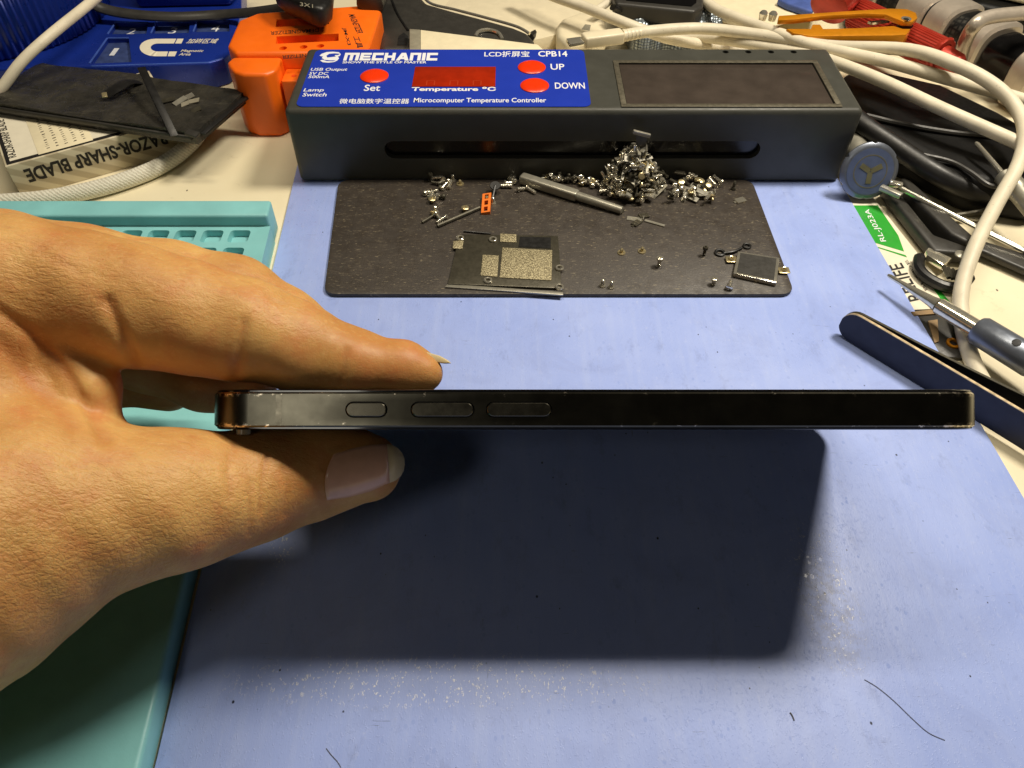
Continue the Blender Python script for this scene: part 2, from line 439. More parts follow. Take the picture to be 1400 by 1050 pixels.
M['panel'] = plain('blue_label_film', rgb(34, 58, 172), 0.28, var=0.05, vs=0.5, bump=0.1, bs=2)
M['white'] = plain('white_print', rgb(232, 234, 238), 0.5, var=0.02)
M['printblue'] = plain('blue_print', rgb(34, 58, 172), 0.4, var=0.02)
M['redbtn'] = plain('red_button_film', rgb(236, 56, 8), 0.3, var=0.05)
M['display'] = plain('red_display_window', rgb(160, 38, 10), 0.12, var=0.1)
M['digit'] = plain('display_segment', rgb(176, 58, 26), 0.3, var=0.02)
M['plate'] = plain('brown_glass_plate', rgb(68, 60, 54), 0.16, var=0.15, vs=1, dirt=0.3)
M['edge'] = plain('worn_alloy_edge', rgb(120, 114, 98), 0.4, 0.6, var=0.2, vs=6)
M['steel'] = plain('bright_steel', rgb(226, 220, 202), 0.14, 0.8, var=0.08, vs=5)
M['gold'] = plain('brassy_steel', rgb(212, 196, 152), 0.26, 0.75, var=0.1, vs=5)
M['darkmetal'] = plain('dark_steel', rgb(84, 80, 68), 0.35, 0.5, var=0.15, vs=5)
M['greymetal'] = plain('grey_matt_steel', rgb(166, 162, 148), 0.38, 0.55, var=0.08, vs=3)
M['black'] = plain('black_plastic', rgb(24, 23, 22), 0.42, var=0.15, bump=0.1, bs=30, dirt=0.1)
M['blackgloss'] = plain('black_gloss', rgb(14, 13, 13), 0.2, var=0.1)
M['pouch'] = plain('black_pouch_skin', rgb(12, 11, 10), 0.5, var=0.1, spec=0.2)
M['blackgrey'] = plain('charcoal_plastic', rgb(52, 50, 46), 0.45, var=0.12, bump=0.15, bs=25)
M['navy'] = plain('navy_coated_steel', rgb(30, 36, 60), 0.45, 0.2, var=0.08, vs=2, dirt=0.1)
M['tan'] = plain('bare_metal_edge', rgb(200, 178, 142), 0.4, 0.5, var=0.25, vs=4)
M['cable'] = plain('white_cable', rgb(222, 212, 188), 0.5, var=0.07, vs=1.2, dirt=0.5, bump=0.1, bs=3)
M['whiteplastic'] = plain('white_plastic', rgb(228, 216, 186), 0.4, var=0.04)
M['paper'] = plain('cream_paper', rgb(232, 220, 186), 0.7, var=0.04)
M['tape'] = plain('clear_tape', rgb(150, 144, 126), 0.3, var=0.15)
M['card'] = plain('white_card', rgb(230, 222, 200), 0.6, var=0.03)
M['ink'] = plain('black_ink', rgb(26, 22, 20), 0.6, var=0.05)
M['greyink'] = plain('grey_ink', rgb(96, 88, 78), 0.6, var=0.05)
M['anod'] = plain('blue_anodised', rgb(26, 52, 150), 0.3, 0.25, var=0.06, vs=0.6, bump=0.06, bs=40)
M['anoddark'] = plain('deep_blue_anodised', rgb(8, 36, 116), 0.3, 0.25, var=0.08, vs=0.6)
M['orange'] = plain('orange_plastic', rgb(255, 112, 18), 0.42, var=0.06, vs=0.8, bump=0.15, bs=20, dirt=0.12)
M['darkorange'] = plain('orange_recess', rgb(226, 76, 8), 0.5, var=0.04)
M['amber'] = plain('amber_anodised', rgb(214, 138, 22), 0.35, 0.35, var=0.06)
M['red'] = plain('red_anodised', rgb(180, 56, 40), 0.34, 0.4, var=0.08)
M['silver'] = plain('satin_aluminium', rgb(200, 188, 172), 0.34, 0.5, var=0.06, vs=2)
M['green'] = plain('green_print', rgb(36, 158, 40), 0.45, var=0.05)
M['orangepart'] = plain('orange_bracket', rgb(236, 122, 40), 0.45, var=0.06)
M['denim'] = plain('blue_wrapper', rgb(70, 92, 160), 0.6, var=0.15)
M['tanboard'] = plain('brown_board', rgb(150, 122, 84), 0.6, var=0.15)
M['haircol'] = plain('dark_fibre', rgb(96, 94, 96), 0.5)

# ================================================================ THE SETTING
def rrect(lx, ly, r, z, n=10):
    pts = []
    for cx, cy, a0 in ((lx / 2 - r, ly / 2 - r, 0), (-lx / 2 + r, ly / 2 - r, 90), (-lx / 2 + r, -ly / 2 + r, 180), (lx / 2 - r, -ly / 2 + r, 270)):
        for i in range(n + 1):
            a = rad(a0 + 90 * i / n); pts.append((cx + r * cos(a), cy + r * sin(a), z))
    return pts
desk = MB().box(-75, 75, -14, 85, -2.5, 0).build('desk', M['desk'], bevel=0.2)
desk['kind'] = 'structure'

# blue work mat: wide sheet, slightly turned
wm = MB()
wm.prism([(-7.35, -2, 0.002), (14.75, -2, 0.002), (13.15, 29.4, 0.002), (-9.0, 29.4, 0.002)], (0, 0, 0.148))
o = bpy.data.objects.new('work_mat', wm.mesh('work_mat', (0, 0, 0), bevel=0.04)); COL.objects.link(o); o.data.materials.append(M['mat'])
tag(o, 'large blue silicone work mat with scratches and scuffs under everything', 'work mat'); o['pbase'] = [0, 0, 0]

# teal silicone tray mat
TT = thing('silicone_tray', 'teal silicone parts tray with small square compartments lying left of the blue mat', 'tray', (-14, 14, 0.002))
def tx(y): return -8.9 + (23.9 - y) * 0.0601          # its right edge
pl = MB().prism([(tx(-3), -3, 0.002), (tx(17.5), 17.5, 0.002), (-30, 17.5, 0.002), (-30, -3, 0.002)], (0, 0, 0.8)); pl.build('flat_area', M['teal'], TT, bevel=0.12, seg=3)
bk = MB().prism([(tx(22.95), 22.95, 0.002), (tx(23.9), 23.9, 0.002), (-30, 23.9, 0.002), (-30, 22.95, 0.002)], (0, 0, 1.25)); bk.build('back_rim', M['teal'], TT, bevel=0.1, seg=3)
cell = MB(); cut = MB()
cell.prism([(tx(17.5), 17.502, 0.002), (tx(22.9), 22.948, 0.002), (-29.9, 22.948, 0.002), (-29.9, 17.502, 0.002)], (0, 0, 0.78))
for r in range(5):
    for c in range(20):
        x = -9.85 - c * 0.98; y = 22.35 - r * 1.0
        cut.prism([(x + p_[0], y + p_[1], .5) for p_ in rrect(.74, .7, .14, 0, 3)], (0, 0, 1))
cell.build('compartment_grid', M['teal'], TT, cut=cut)

# ================================================================ PHONE
th = rad(50.4)
PV = Vector((0, cos(th), -sin(th))); PN = Vector((0, sin(th), cos(th)))
PD = 15.0
PC = Vector((1.672, Dp(700, 560, PD).y, Dp(700, 560, PD).z)) + PV * 3.8
PL, PW, PT = 15.57, 7.6, 0.78
pe = bpy.data.objects.new('phone', None); COL.objects.link(pe); pe.empty_display_size = 0.01
pe.location = PC * CM
pe.rotation_euler = (-th, 0, 0)
pe['base'] = [0, 0, 0]
tag(pe, 'slim dark graphite smartphone held edge-on between finger and thumb', 'smartphone')
def stadium(x0, x1, z0, z1, y, n=8):       # in the XZ plane at y
    r = (z1 - z0) / 2; zc = (z0 + z1) / 2
    return [(x1 - r + r * cos(rad(-90 + 180 * i / n)), y, zc + r * sin(rad(-90 + 180 * i / n))) for i in range(n + 1)] + \
           [(x0 + r + r * cos(rad(90 + 180 * i / n)), y, zc + r * sin(rad(90 + 180 * i / n))) for i in range(n + 1)]
fr = MB(); hz = 0.345
b = 0.035
fr.rings([rrect(PL - 2 * b, PW - 2 * b, 0.93, -hz), rrect(PL, PW, 0.96, -hz + b), rrect(PL, PW, 0.96, hz - b), rrect(PL - 2 * b, PW - 2 * b, 0.93, hz)])
cutp = MB()
def bx(px): return (px - 700) * PD / FPX - 1.672
btn = [(bx(474), bx(528), 0.13), (bx(563), bx(647), 0.13), (bx(666), bx(753), 0.13)]
for x0, x1, h in btn: cutp.prism(stadium(x0 - .03, x1 + .03, -h - .03, h + .03, -PW / 2 - 0.1), (0, 0.16, 0))
fr.build('frame', M['frame'], pe, cut=cutp, ang=25)
for x0, x1, h in btn:
    sb_ = MB().prism(stadium(x0, x1, -h, h, -PW / 2 - 0.05), (0, 0.1, 0)).build('side_button', M['button'], pe, bevel=0.012, seg=1, ang=20)
    wl = MB(); wl.prism(stadium(x0 - .029, x1 + .029, -h - .029, h + .029, -PW / 2 + 0.055), (0, 0.004, 0)); wl.build('button_well', M['rubber'], sb_)
sg = MB(); sg.rings([rrect(PL - .1, PW - .1, 0.92, hz), rrect(PL - .1, PW - .1, 0.92, hz + .03), rrect(PL - .16, PW - .16, 0.89, hz + .05)]); sg.build('screen_glass', M['glass'], pe)
sg = MB(); sg.rings([rrect(PL - .16, PW - .16, 0.89, -hz - .05), rrect(PL - .1, PW - .1, 0.92, -hz - .03), rrect(PL - .1, PW - .1, 0.92, -hz)]); sg.build('back_glass', M['glass'], pe)
for x0 in (bx(377),):
    MB().box(x0, x0 + .12, -PW / 2 - .002, -PW / 2 + .05, -hz + .05, hz - .05).build('antenna_band', M['button'], pe)
MB().lathe((bx(320), -PW / 2 + 0.55, -hz - .05), (0, 0, -1), [(0, .14), (.1, .14), (.12, .1)], 12).build('adhesive_tab', M['tape'], pe)

# ================================================================ HAND (one continuous surface from a smooth distance field, camera-side frame)
def HP(px, py, d): return np.array([(px - 700) / FPX * d, -(py - 525) / FPX * d, d])
chains = {
 'body': (0.9, [
   [(-560, 1010, 12.2, 2.75), (-300, 880, 12.9, 2.6), (-40, 738, 14.0, 2.3), (60, 700, 14.4, 1.72)],
   [(-300, 760, 13.6, 2.6), (-150, 640, 14.6, 2.2), (20, 398, 15.1, 1.36)],
   [(-300, 760, 14.4, 2.4), (-150, 640, 15.6, 2.0), (-8, 372, 16.8, 1.30)],
   [(-300, 780, 15.4, 2.2), (-140, 650, 16.8, 1.9), (-20, 410, 18.4, 1.2)],
   [(-130, 690, 17.6, 1.7), (-30, 470, 19.6, 1.1)],
   [(20, 470, 15.8, 1.0), (46, 560, 15.6, 1.0), (70, 640, 15.0, 1.25)],
 ]),
 'index': (0.35, [
   [(20, 398, 15.1, 1.36), (110, 402, 15.2, 1.22), (185, 419, 15.3, 1.17), (258, 434, 15.4, 1.09), (335, 450, 15.6, 0.985), (405, 474, 15.8, 0.87), (478, 497, 15.95, 0.62), (552, 504, 16.05, 0.48), (580, 511, 16.05, 0.375)],
   [(405, 474, 16.1, 0.80), (478, 494, 16.35, 0.62), (552, 505, 16.4, 0.47), (574, 511, 16.35, 0.37)],
 ]),
 'middle': (0.35, [
   [(-8, 374, 17.2, 1.32), (110, 385, 17.8, 1.28), (230, 398, 18.2, 1.13), (318, 409, 18.4, 1.03), (388, 450, 18.4, 0.92), (470, 494, 18.3, 0.72), (530, 508, 18.3, 0.56)],
 ]),
 'ring': (0.35, [
   [(-20, 410, 18.4, 1.2), (100, 440, 18.8, 1.08), (200, 478, 19.2, 1.02), (285, 510, 19.3, 0.92), (335, 522, 19.3, 0.82)],
 ]),
 'little': (0.3, [
   [(-30, 470, 19.6, 1.1), (60, 500, 20.0, 0.95), (150, 512, 20.3, 0.86), (230, 520, 20.4, 0.8)],
 ]),
 'fold': (0.3, [[(50, 445, 15.3, 0.55), (92, 472, 15.0, 0.55), (122, 530, 15.0, 0.54), (136, 600, 15.1, 0.5)]]),
 'thumb': (0.5, [
   [(60, 700, 14.4, 1.72), (150, 694, 14.7, 1.45), (230, 686, 15.1, 1.31), (300, 674, 15.7, 1.14), (370, 656, 16.4, 1.06), (440, 640, 16.8, 0.875), (495, 637, 17.0, 0.67), (508, 638, 17.05, 0.565)],
   [(370, 654, 16.7, 1.03), (440, 642, 17.2, 0.87), (497, 640, 17.4, 0.62)],
 ]),
}
LO = np.array([-17.0, -8.6, 11.2]); HI = np.array([-1.2, 4.9, 22.0]); HS = 0.075
def smin(a, b, k):
    h = np.clip(0.5 + 0.5 * (b - a) / k, 0, 1)
    return b + (a - b) * h - k * h * (1 - h)
def hand_field(X, Y, Z):
    grp = {}
    for nm, (k, chs) in chains.items():
        f = None
        for ch in chs:
            for p, q in zip(ch[:-1], ch[1:]):
                a, b2 = HP(*p[:3]), HP(*q[:3]); ab = b2 - a; L2 = ab @ ab
                t = np.clip(((X - a[0]) * ab[0] + (Y - a[1]) * ab[1] + (Z - a[2]) * ab[2]) / L2, 0, 1)
                d = np.sqrt((X - a[0] - t * ab[0]) ** 2 + (Y - a[1] - t * ab[1]) ** 2 + (Z - a[2] - t * ab[2]) ** 2) - (p[3] + t * (q[3] - p[3]))
                f = d if f is None else smin(f, d, k)
        grp[nm] = f
    body = grp['body']
    A = smin(body, grp['index'], 0.45); B = smin(body, grp['middle'], 0.4)
    R = smin(body, grp['ring'], 0.35); L = smin(body, grp['little'], 0.35); T = smin(body, grp['thumb'], 0.6)
    return smin(smin(smin(smin(smin(A, B, 0.04), R, 0.06), L, 0.06), T, 0.25), grp['fold'], 0.14)

def surface_nets(F, lo, h):
    ins = F < 0
    nx, ny, nz = F.shape
    c = np.zeros((nx - 1, ny - 1, nz - 1), np.int8)
    offs = [(i, j, k) for i in (0, 1) for j in (0, 1) for k in (0, 1)]
    for i, j, k in offs: c += ins[i:nx - 1 + i, j:ny - 1 + j, k:nz - 1 + k]
    act = (c > 0) & (c < 8)
    idx = np.argwhere(act)
    ids = -np.ones(c.shape, np.int64); ids[act] = np.arange(len(idx))
    val = {o: F[idx[:, 0] + o[0], idx[:, 1] + o[1], idx[:, 2] + o[2]] for o in offs}
    acc = np.zeros((len(idx), 3)); cnt = np.zeros(len(idx))
    for o in offs:
        for ax in range(3):
            if o[ax]: continue
            q = list(o); q[ax] = 1; q = tuple(q)
            a, b_ = val[o], val[q]; m = (a < 0) != (b_ < 0)
            t = np.where(m, a / np.where(m, a - b_, 1), 0)
            p = np.array(o, float)[None].repeat(len(idx), 0); p[:, ax] += t
            acc[m] += p[m]; cnt[m] += 1
    V = lo + (idx + acc / cnt[:, None]) * h
    quads = []
    for ax in range(3):
        u, v = [(1, 2), (2, 0), (0, 1)][ax]
        sl0 = [slice(None)] * 3; sl1 = [slice(None)] * 3
        sl0[ax] = slice(0, -1); sl1[ax] = slice(1, None)
        e = np.argwhere(ins[tuple(sl0)] != ins[tuple(sl1)])
        e = e[(e[:, u] > 0) & (e[:, v] > 0) & (e[:, u] < F.shape[u] - 1) & (e[:, v] < F.shape[v] - 1)]
        fl = ins[e[:, 0], e[:, 1], e[:, 2]]
        def g(du, dv):
            w_ = e.copy(); w_[:, u] -= du; w_[:, v] -= dv; return ids[w_[:, 0], w_[:, 1], w_[:, 2]]
        Q = np.stack([g(0, 0), g(1, 0), g(1, 1), g(0, 1)], 1)
        Q[~fl] = Q[~fl][:, ::-1]
        quads.append(Q)
    return V, np.concatenate(quads)

ax_ = [np.arange(LO[i], HI[i], HS, dtype=np.float32) for i in range(3)]
nX, nY, nZ = map(len, ax_)
FLD = np.empty((nX, nY, nZ), np.float32)
for s in range(0, nX, 24):
    XX, YY, ZZ = np.meshgrid(ax_[0][s:s + 24], ax_[1], ax_[2], indexing='ij')
    FLD[s:s + 24] = hand_field(XX, YY, ZZ)
FLD[0] = np.maximum(FLD[0], 0.01); FLD[:, 0] = np.maximum(FLD[:, 0], 0.01); FLD[:, :, 0] = np.maximum(FLD[:, :, 0], 0.01)
HV, HQ = surface_nets(FLD, LO, HS)

def gradn(V):
    e = 0.03; n = np.zeros_like(V)
    for i in range(3):
        d = np.zeros(3); d[i] = e
        n[:, i] = hand_field(*(V + d).T) - hand_field(*(V - d).T)
    return n / (np.linalg.norm(n, axis=1)[:, None] + 1e-9)
HN = gradn(HV)
# skin folds: polylines on the skin (photo points), with depth (cm) and half width (cm)
FOLDS = [
 ([(334, 440), (330, 470), (322, 512)], 0.05, 0.10),
 ([(474, 478), (468, 505), (462, 528)], 0.04, 0.07),
 ([(146, 412), (160, 440), (178, 482), (186, 502)], 0.09, 0.12),
 ([(364, 625), (358, 665), (356, 700)], 0.045, 0.05),
 ([(344, 660), (342, 700), (340, 730)], 0.035, 0.05),
 ([(385, 640), (392, 670), (388, 705)], 0.03, 0.05),
 ([(320, 610), (312, 640), (314, 680)], 0.03, 0.08),
 ([(-10, 420), (40, 455), (85, 500), (120, 560), (145, 600)], 0.08, 0.12),
 ([(0, 470), (50, 530), (100, 580)], 0.06, 0.16),
 ([(290, 372), (305, 385), (322, 392)], 0.02, 0.06),
 ([(365, 400), (372, 410), (386, 416)], 0.02, 0.05),
 ([(40, 330), (70, 352), (110, 372)], 0.015, 0.08),
 ([(440, 640), (446, 615), (470, 606)], 0.03, 0.05),
]
pxv = 700 + FPX * HV[:, 0] / HV[:, 2]; pyv = 525 - FPX * HV[:, 1] / HV[:, 2]
front = np.clip(-(HN * (HV / np.linalg.norm(HV, axis=1)[:, None])).sum(1) * 2, 0, 1)
near = HV[:, 2] < 17.2
disp = np.zeros(len(HV)); tone = np.zeros(len(HV))
for pts, dep, hw in FOLDS:
    best = np.full(len(HV), 1e9)
    for (x0, y0), (x1, y1) in zip(pts[:-1], pts[1:]):
        vx, vy = x1 - x0, y1 - y0
        t = np.clip(((pxv - x0) * vx + (pyv - y0) * vy) / (vx * vx + vy * vy), 0, 1)
        best = np.minimum(best, np.hypot(pxv - x0 - t * vx, pyv - y0 - t * vy))
    g = np.exp(-(best * HV[:, 2] / FPX / hw) ** 2) * front * near
    disp -= dep * g; tone = np.maximum(tone, g * min(1, dep / 0.05))
# fingertips and pads are pinker; their skin is finer
def near_pt(px, py, rpx): return np.exp(-(((pxv - px) / rpx[0]) ** 2 + ((pyv - py) / rpx[1]) ** 2))
tone = np.maximum(tone, np.maximum(near_pt(560, 510, (90, 40)) * 0.9, near_pt(290, 500, (130, 45)) * 0.7))
tone = np.maximum(tone, near_pt(430, 620, (110, 50)) * 0.6)
smoothm = np.clip(near_pt(300, 490, (170, 60)) + near_pt(520, 500, (120, 50)) + near_pt(130, 540, (60, 60)) + near_pt(480, 640, (90, 60)), 0, 1)
# low swellings so the flesh is not a plain tube
disp += 0.02 * np.sin(pxv / 31 + pyv / 47) + 0.015 * np.sin(pxv / 17 - pyv / 23)
HV2 = HV + HN * disp[:, None]
def cam2world(V): return CC[None] + V[:, :1] * RX + V[:, 1:2] * UP + V[:, 2:3] * FW
HW = cam2world(HV2)
pbase = Vector((-11.0, 9.0, 6.0))
PE = thing('person', 'bare hand reaching in from the left, pinching the phone between forefinger and thumb', 'person', pbase)
def npmesh(name, V, Q, mat, parent):
    me = bpy.data.meshes.new(name)
    me.from_pydata(((V - np.array(parent['base'])) * CM).tolist(), [], Q.tolist() if hasattr(Q, 'tolist') else Q)
    me.polygons.foreach_set('use_smooth', [True] * len(me.polygons))
    me.materials.append(mat)
    o = bpy.data.objects.new(name, me); COL.objects.link(o); o.parent = parent; o['pbase'] = list(parent['base'])
    return o
ho = npmesh('hand', HW, HQ, M['skin'], PE)
wrinkle = np.clip(near_pt(110, 745, (190, 95)) * 1.1 + near_pt(40, 360, (110, 60)) * 0.7 + near_pt(350, 670, (60, 60)) * 0.5 + near_pt(380, 405, (45, 25)) * 0.6, 0, 1)
for nm, arr in (('tone', tone), ('smooth_skin', smoothm), ('wrinkle', wrinkle)):
    at = ho.data.attributes.new(nm, 'FLOAT', 'POINT'); at.data.foreach_set('value', arr.astype(np.float32))

# thumbnail: a curved plate laid on the thumb
def march(px, py, d0=13.5):
    d = d0
    for _ in range(60):
        p = HP(px, py, d); f = float(hand_field(*[np.array([c]) for c in p])[0])
        if f < 0.004: return d
        d += max(f * 0.8, 0.004)
        if d > 19: return None
    return d
def nail(outline_l, outline_r, nu, nv, mat, lift, name, curve=0):
    # outline_l / outline_r: (px,py) of the two long sides; plate between them
    rows = []
    for i in range(nu + 1):
        u = i / nu
        def ev(ol):
            k = u * (len(ol) - 1); j = min(int(k), len(ol) - 2); t = k - j
            return (ol[j][0] + (ol[j + 1][0] - ol[j][0]) * t, ol[j][1] + (ol[j + 1][1] - ol[j][1]) * t)
        a, c = ev(outline_l), ev(outline_r)
        rows.append([(a[0] + (c[0] - a[0]) * j / nv - curve * sin(pi * j / nv) * max(0, 1 - u * 1.6), a[1] + (c[1] - a[1]) * j / nv) for j in range(nv + 1)])
    dep = np.zeros((nu + 1, nv + 1))
    for i in range(nu + 1):
        for j in range(nv + 1):
            m = march(*rows[i][j]); dep[i, j] = np.nan if m is None else m
    for j in range(nv + 1):                      # past the fingertip the plate goes on straight
        for i in range(2, nu + 1):
            lim = 2 * dep[i - 1, j] - dep[i - 2, j]
            if np.isnan(dep[i, j]) or dep[i, j] > lim + 0.05: dep[i, j] = lim + 0.015
    for i in range(nu + 1):
        if np.isnan(dep[i]).any(): dep[i] = np.where(np.isnan(dep[i]), np.nanmean(dep[i]) if not np.isnan(dep[i]).all() else 16, dep[i])
    k = np.ones(3) / 3
    for _ in range(2):
        dd = dep.copy(); dd[1:-1] = (dep[:-2] + dep[1:-1] + dep[2:]) / 3; dep = dd
    V = []
    for s_ in (0, 1):
        for i in range(nu + 1):
            for j in range(nv + 1):
                e = min(j, nv - j) / nv * 2
                rise = lift * (0.25 + 0.75 * min(1, e * 2.0)) * min(1, 0.2 + i / nu * 3)
                V.append(HP(rows[i][j][0], rows[i][j][1], dep[i, j] - rise + s_ * 0.06))
    n1 = nv + 1; N = (nu + 1) * n1; Q = []
    for i in range(nu):
        for j in range(nv):
            q = (i * n1 + j, i * n1 + j + 1, (i + 1) * n1 + j + 1, (i + 1) * n1 + j)
            Q.append(q); Q.append(tuple(x + N for x in q[::-1]))
    ring = [j for j in range(n1)] + [i * n1 + nv for i in range(1, nu + 1)] + [nu * n1 + j for j in range(nv - 1, -1, -1)] + [i * n1 for i in range(nu - 1, 0, -1)]
    for a, c in zip(ring, ring[1:] + ring[:1]): Q.append((a, a + N, c + N, c))
    return npmesh(name, cam2world(np.array(V)), Q, mat, PE)
nl = nail([(456, 621), (482, 613), (508, 608), (529, 607)], [(447, 684), (476, 680), (506, 672), (533, 660)], 16, 14, M['nail'], 0.04, 'fingernail', 7)
nt = nail([(527, 606.8), (536, 608), (544, 612.5), (550, 619.5), (553, 627)], [(531, 661), (541, 657), (548, 651), (552, 644), (553.5, 636)], 16, 14, M['nailtip'], 0.045, 'fingernail_edge')
# forefinger nail, seen edge-on from the side
fn = MB()
fn.prism([Dp(*p, 15.95) for p in ((566, 479), (584, 481.5), (600, 486), (610, 491.5), (615, 496), (606, 496.5), (594, 495), (576, 489))], Vector(FW) * 0.5)
fn.build('fingernail', M['nailtip'], PE, bevel=.02)


# ================================================================ SCREEN HEATER UNIT (long enamelled box)
DX0, DX1, DY0, DY1, DZ0, DZ1 = -8.55, 13.2, 26.67, 31.75, 0.152, 3.3
DV = thing('heater_unit', 'long grey heater box with blue control label, red buttons and a front slot', 'heater', (2.3, 29.2, DZ0))
body = MB().box(DX0, DX1, DY0, DY1, DZ0, DZ1)
bm_ = body
cutd = MB()
sx0, sx1 = G(524, 205, 1.5).x, G(1036, 205, 1.5).x
def on_front(px, py):
    r = (px - 700) / FPX * RX - (py - 525) / FPX * UP + FW
    return Vector(CC + r * (DY0 / r[1]))
pA, pB = on_front(524, 193), on_front(1036, 217)
cutd.prism(stadium(pA.x, pB.x, pB.z, pA.z, DY0 - 1), (0, 4.6, 0))
zi = DZ1
i0, i1, i2, i3 = G(848, 87, zi), G(1090, 87, zi), G(1140, 143, zi), G(862, 143, zi)
IX0, IX1, IY0, IY1 = i3.x - .15, i2.x + .05, i3.y, i0.y
cutd.box(IX0, IX1, IY0, IY1, DZ1 - 0.12, DZ1 + 1)
hol = [G(px, py, DZ1) for px, py in ((992, 71), (1023, 71), (1054, 71), (1085, 71))]
for h_ in hol: cutd.lathe((h_.x, h_.y, DZ1 - 0.6), (0, 0, 1), [(0, .13), (1.5, .13)], 14)
me = body.mesh('body', Vector(DV['base']), bevel=0.22, seg=4)
me = boolean(me, cutd.mesh('cut', Vector(DV['base'])))
me.materials.clear(); me.materials.append(M['device'])
bo = bpy.data.objects.new('body', me); COL.objects.link(bo); bo.parent = DV; bo['pbase'] = list(DV['base'])
MB().box(pA.x - .2, pB.x + .2, DY0 + 2.2, DY0 + 2.3, pB.z - .1, pA.z + .1).build('slot_liner', M['device_inner'], DV)
MB().prism(stadium(pA.x + .01, pB.x - .01, pB.z + .01, pA.z - .01, DY0 + 0.25), (0, .02, 0)).build('slot_cover', M['blackgloss'], DV)
# raised rim round the sunken plate
rim = MB(); rw = 0.22
for x0, x1, y0, y1 in ((IX0 - rw, IX1 + rw, IY0 - rw, IY0 - .002), (IX0 - rw, IX1 + rw, IY1 + .002, IY1 + rw), (IX0 - rw, IX0 - .002, IY0, IY1), (IX1 + .002, IX1 + rw, IY0, IY1)):
    rim.box(x0, x1, y0, y1, DZ1 + .003, DZ1 + 0.05)
rim.build('plate_rim', M['edge'], DV, bevel=0.02)
MB().box(IX0 + .02, IX1 - .02, IY0 + .02, IY1 - .02, DZ1 - .115, DZ1 - .02).build('sunken_plate', M['plate'], DV, bevel=0.02)
# blue control label
q = [G(402, 147, DZ1), G(813, 149, DZ1), G(795, 67, DZ1), G(432, 67, DZ1)]
LX0, LX1, LY0, LY1 = q[0].x + .05, q[1].x - .12, DY0 + .2, DY1 - .24
lab = MB()
def rrect_at(x0, x1, y0, y1, r, z, n=6):
    return [(p[0] + (x0 + x1) / 2, p[1] + (y0 + y1) / 2, z) for p in rrect(x1 - x0, y1 - y0, r, 0, n)]
lab.prism(rrect_at(LX0, LX1, LY0, LY1, .3, DZ1 + .002), (0, 0, .025)); lo_ = lab.build('control_label', M['panel'], DV)
ZL = DZ1 + .027
def ptext(body, xl, xr, yb, yt, bold=0.0, mat='white', par=lo_, z=ZL, thick=.006, shear=0):
    a = G(xl, yb, z); b_ = G(xr, yb, z); c = G(xl, yt, z)
    return text(body, a, (b_.x - a.x, 0, 0), (0, c.y - a.y, 0), M[mat], par, bold=bold, thick=thick, shear=shear)

a_, b__ = G(469, 83, ZL), G(599, 72.5, ZL); LWd = (b__.x - a_.x); LHt = b__.y - a_.y
GLY = {'M': [(0, 0, .22, 1), (.39, 0, .61, 1), (.78, 0, 1, 1), (0, .72, 1, 1)], 'E': [(0, 0, .3, 1), (0, .74, 1, 1), (0, .38, .92, .62), (0, 0, 1, .26)], 'C': [(0, 0, .3, 1), (0, .7, 1, 1), (0, 0, 1, .3)],
       'H': [(0, 0, .3, 1), (.7, 0, 1, 1), (0, .36, 1, .64)], 'N': [(0, 0, .3, 1), (.7, 0, 1, 1), (0, .72, 1, 1)], 'I': [(0, 0, 1, 1)]}
cur = 0; wid = {'M': 1.5, 'I': .34, 'A': 1.25}; tot = sum(wid.get(c_, 1.1) + .12 for c_ in 'MECHANIC') - .12
for c_ in 'MECHANIC':
    gm = MB(); wl_ = wid.get(c_, 1.1)
    def gp_(x, y, k_): return (a_.x + LWd * (cur + x * wl_) / tot, a_.y + LHt * y, ZL + .006 + k_ * .0012)
    if c_ == 'A':
        gm.prism([gp_(0, 0, 0), gp_(.3, 0, 0), gp_(.68, 1, 0), gp_(.36, 1, 0)], (0, 0, .001)); gm.prism([gp_(.72, 0, 1), gp_(1.04, 0, 1), gp_(.72, 1, 1), gp_(.42, 1, 1)], (0, 0, .001)); gm.prism([gp_(.3, .18, 2), gp_(.8, .18, 2), gp_(.74, .42, 2), gp_(.4, .42, 2)], (0, 0, .001))
    else:
        for k_, (x0, y0, x1, y1) in enumerate(GLY[c_]): gm.prism([gp_(x0, y0, k_), gp_(x1, y0, k_), gp_(x1, y1, k_), gp_(x0, y1, k_)], (0, 0, .001))
    gm.build('lettering', M['white'], lo_); cur += wl_ + .12

ptext('SHOW THE STYLE OF MASTER', 468, 583, 86.8, 83.8, bold=0.02)
ptext('LCD拆屏宝', 662, 724, 78, 70, bold=0.012)
ptext('CPB14', 736, 776, 77.5, 70, bold=0.018)
ptext('UP', 753, 772, 95.5, 87.5, bold=0.012)
ptext('DOWN', 759, 800, 121.5, 113, bold=0.012)
ptext('Set', 497, 519, 124.5, 116, bold=0.012)
ptext('Temperature ℃', 562, 678, 126, 119, bold=0.03)
ptext('微电脑数字温控器', 463, 559, 142, 135, bold=0.008)
ptext('Microcomputer Temperature Controller', 565, 747, 142, 134, bold=0.012)
ptext('USB Output', 424, 474, 98, 93, bold=0.012, shear=.1)
ptext('5V DC', 422, 448, 102.5, 98.6, bold=0.012, shear=.1)
ptext('500mA', 421, 450, 107, 103.2, bold=0.012, shear=.1)
ptext('Lamp', 414, 442, 126.5, 121, bold=0.012, shear=.1)
ptext('Switch', 413, 446, 132, 127, bold=0.012, shear=.1)
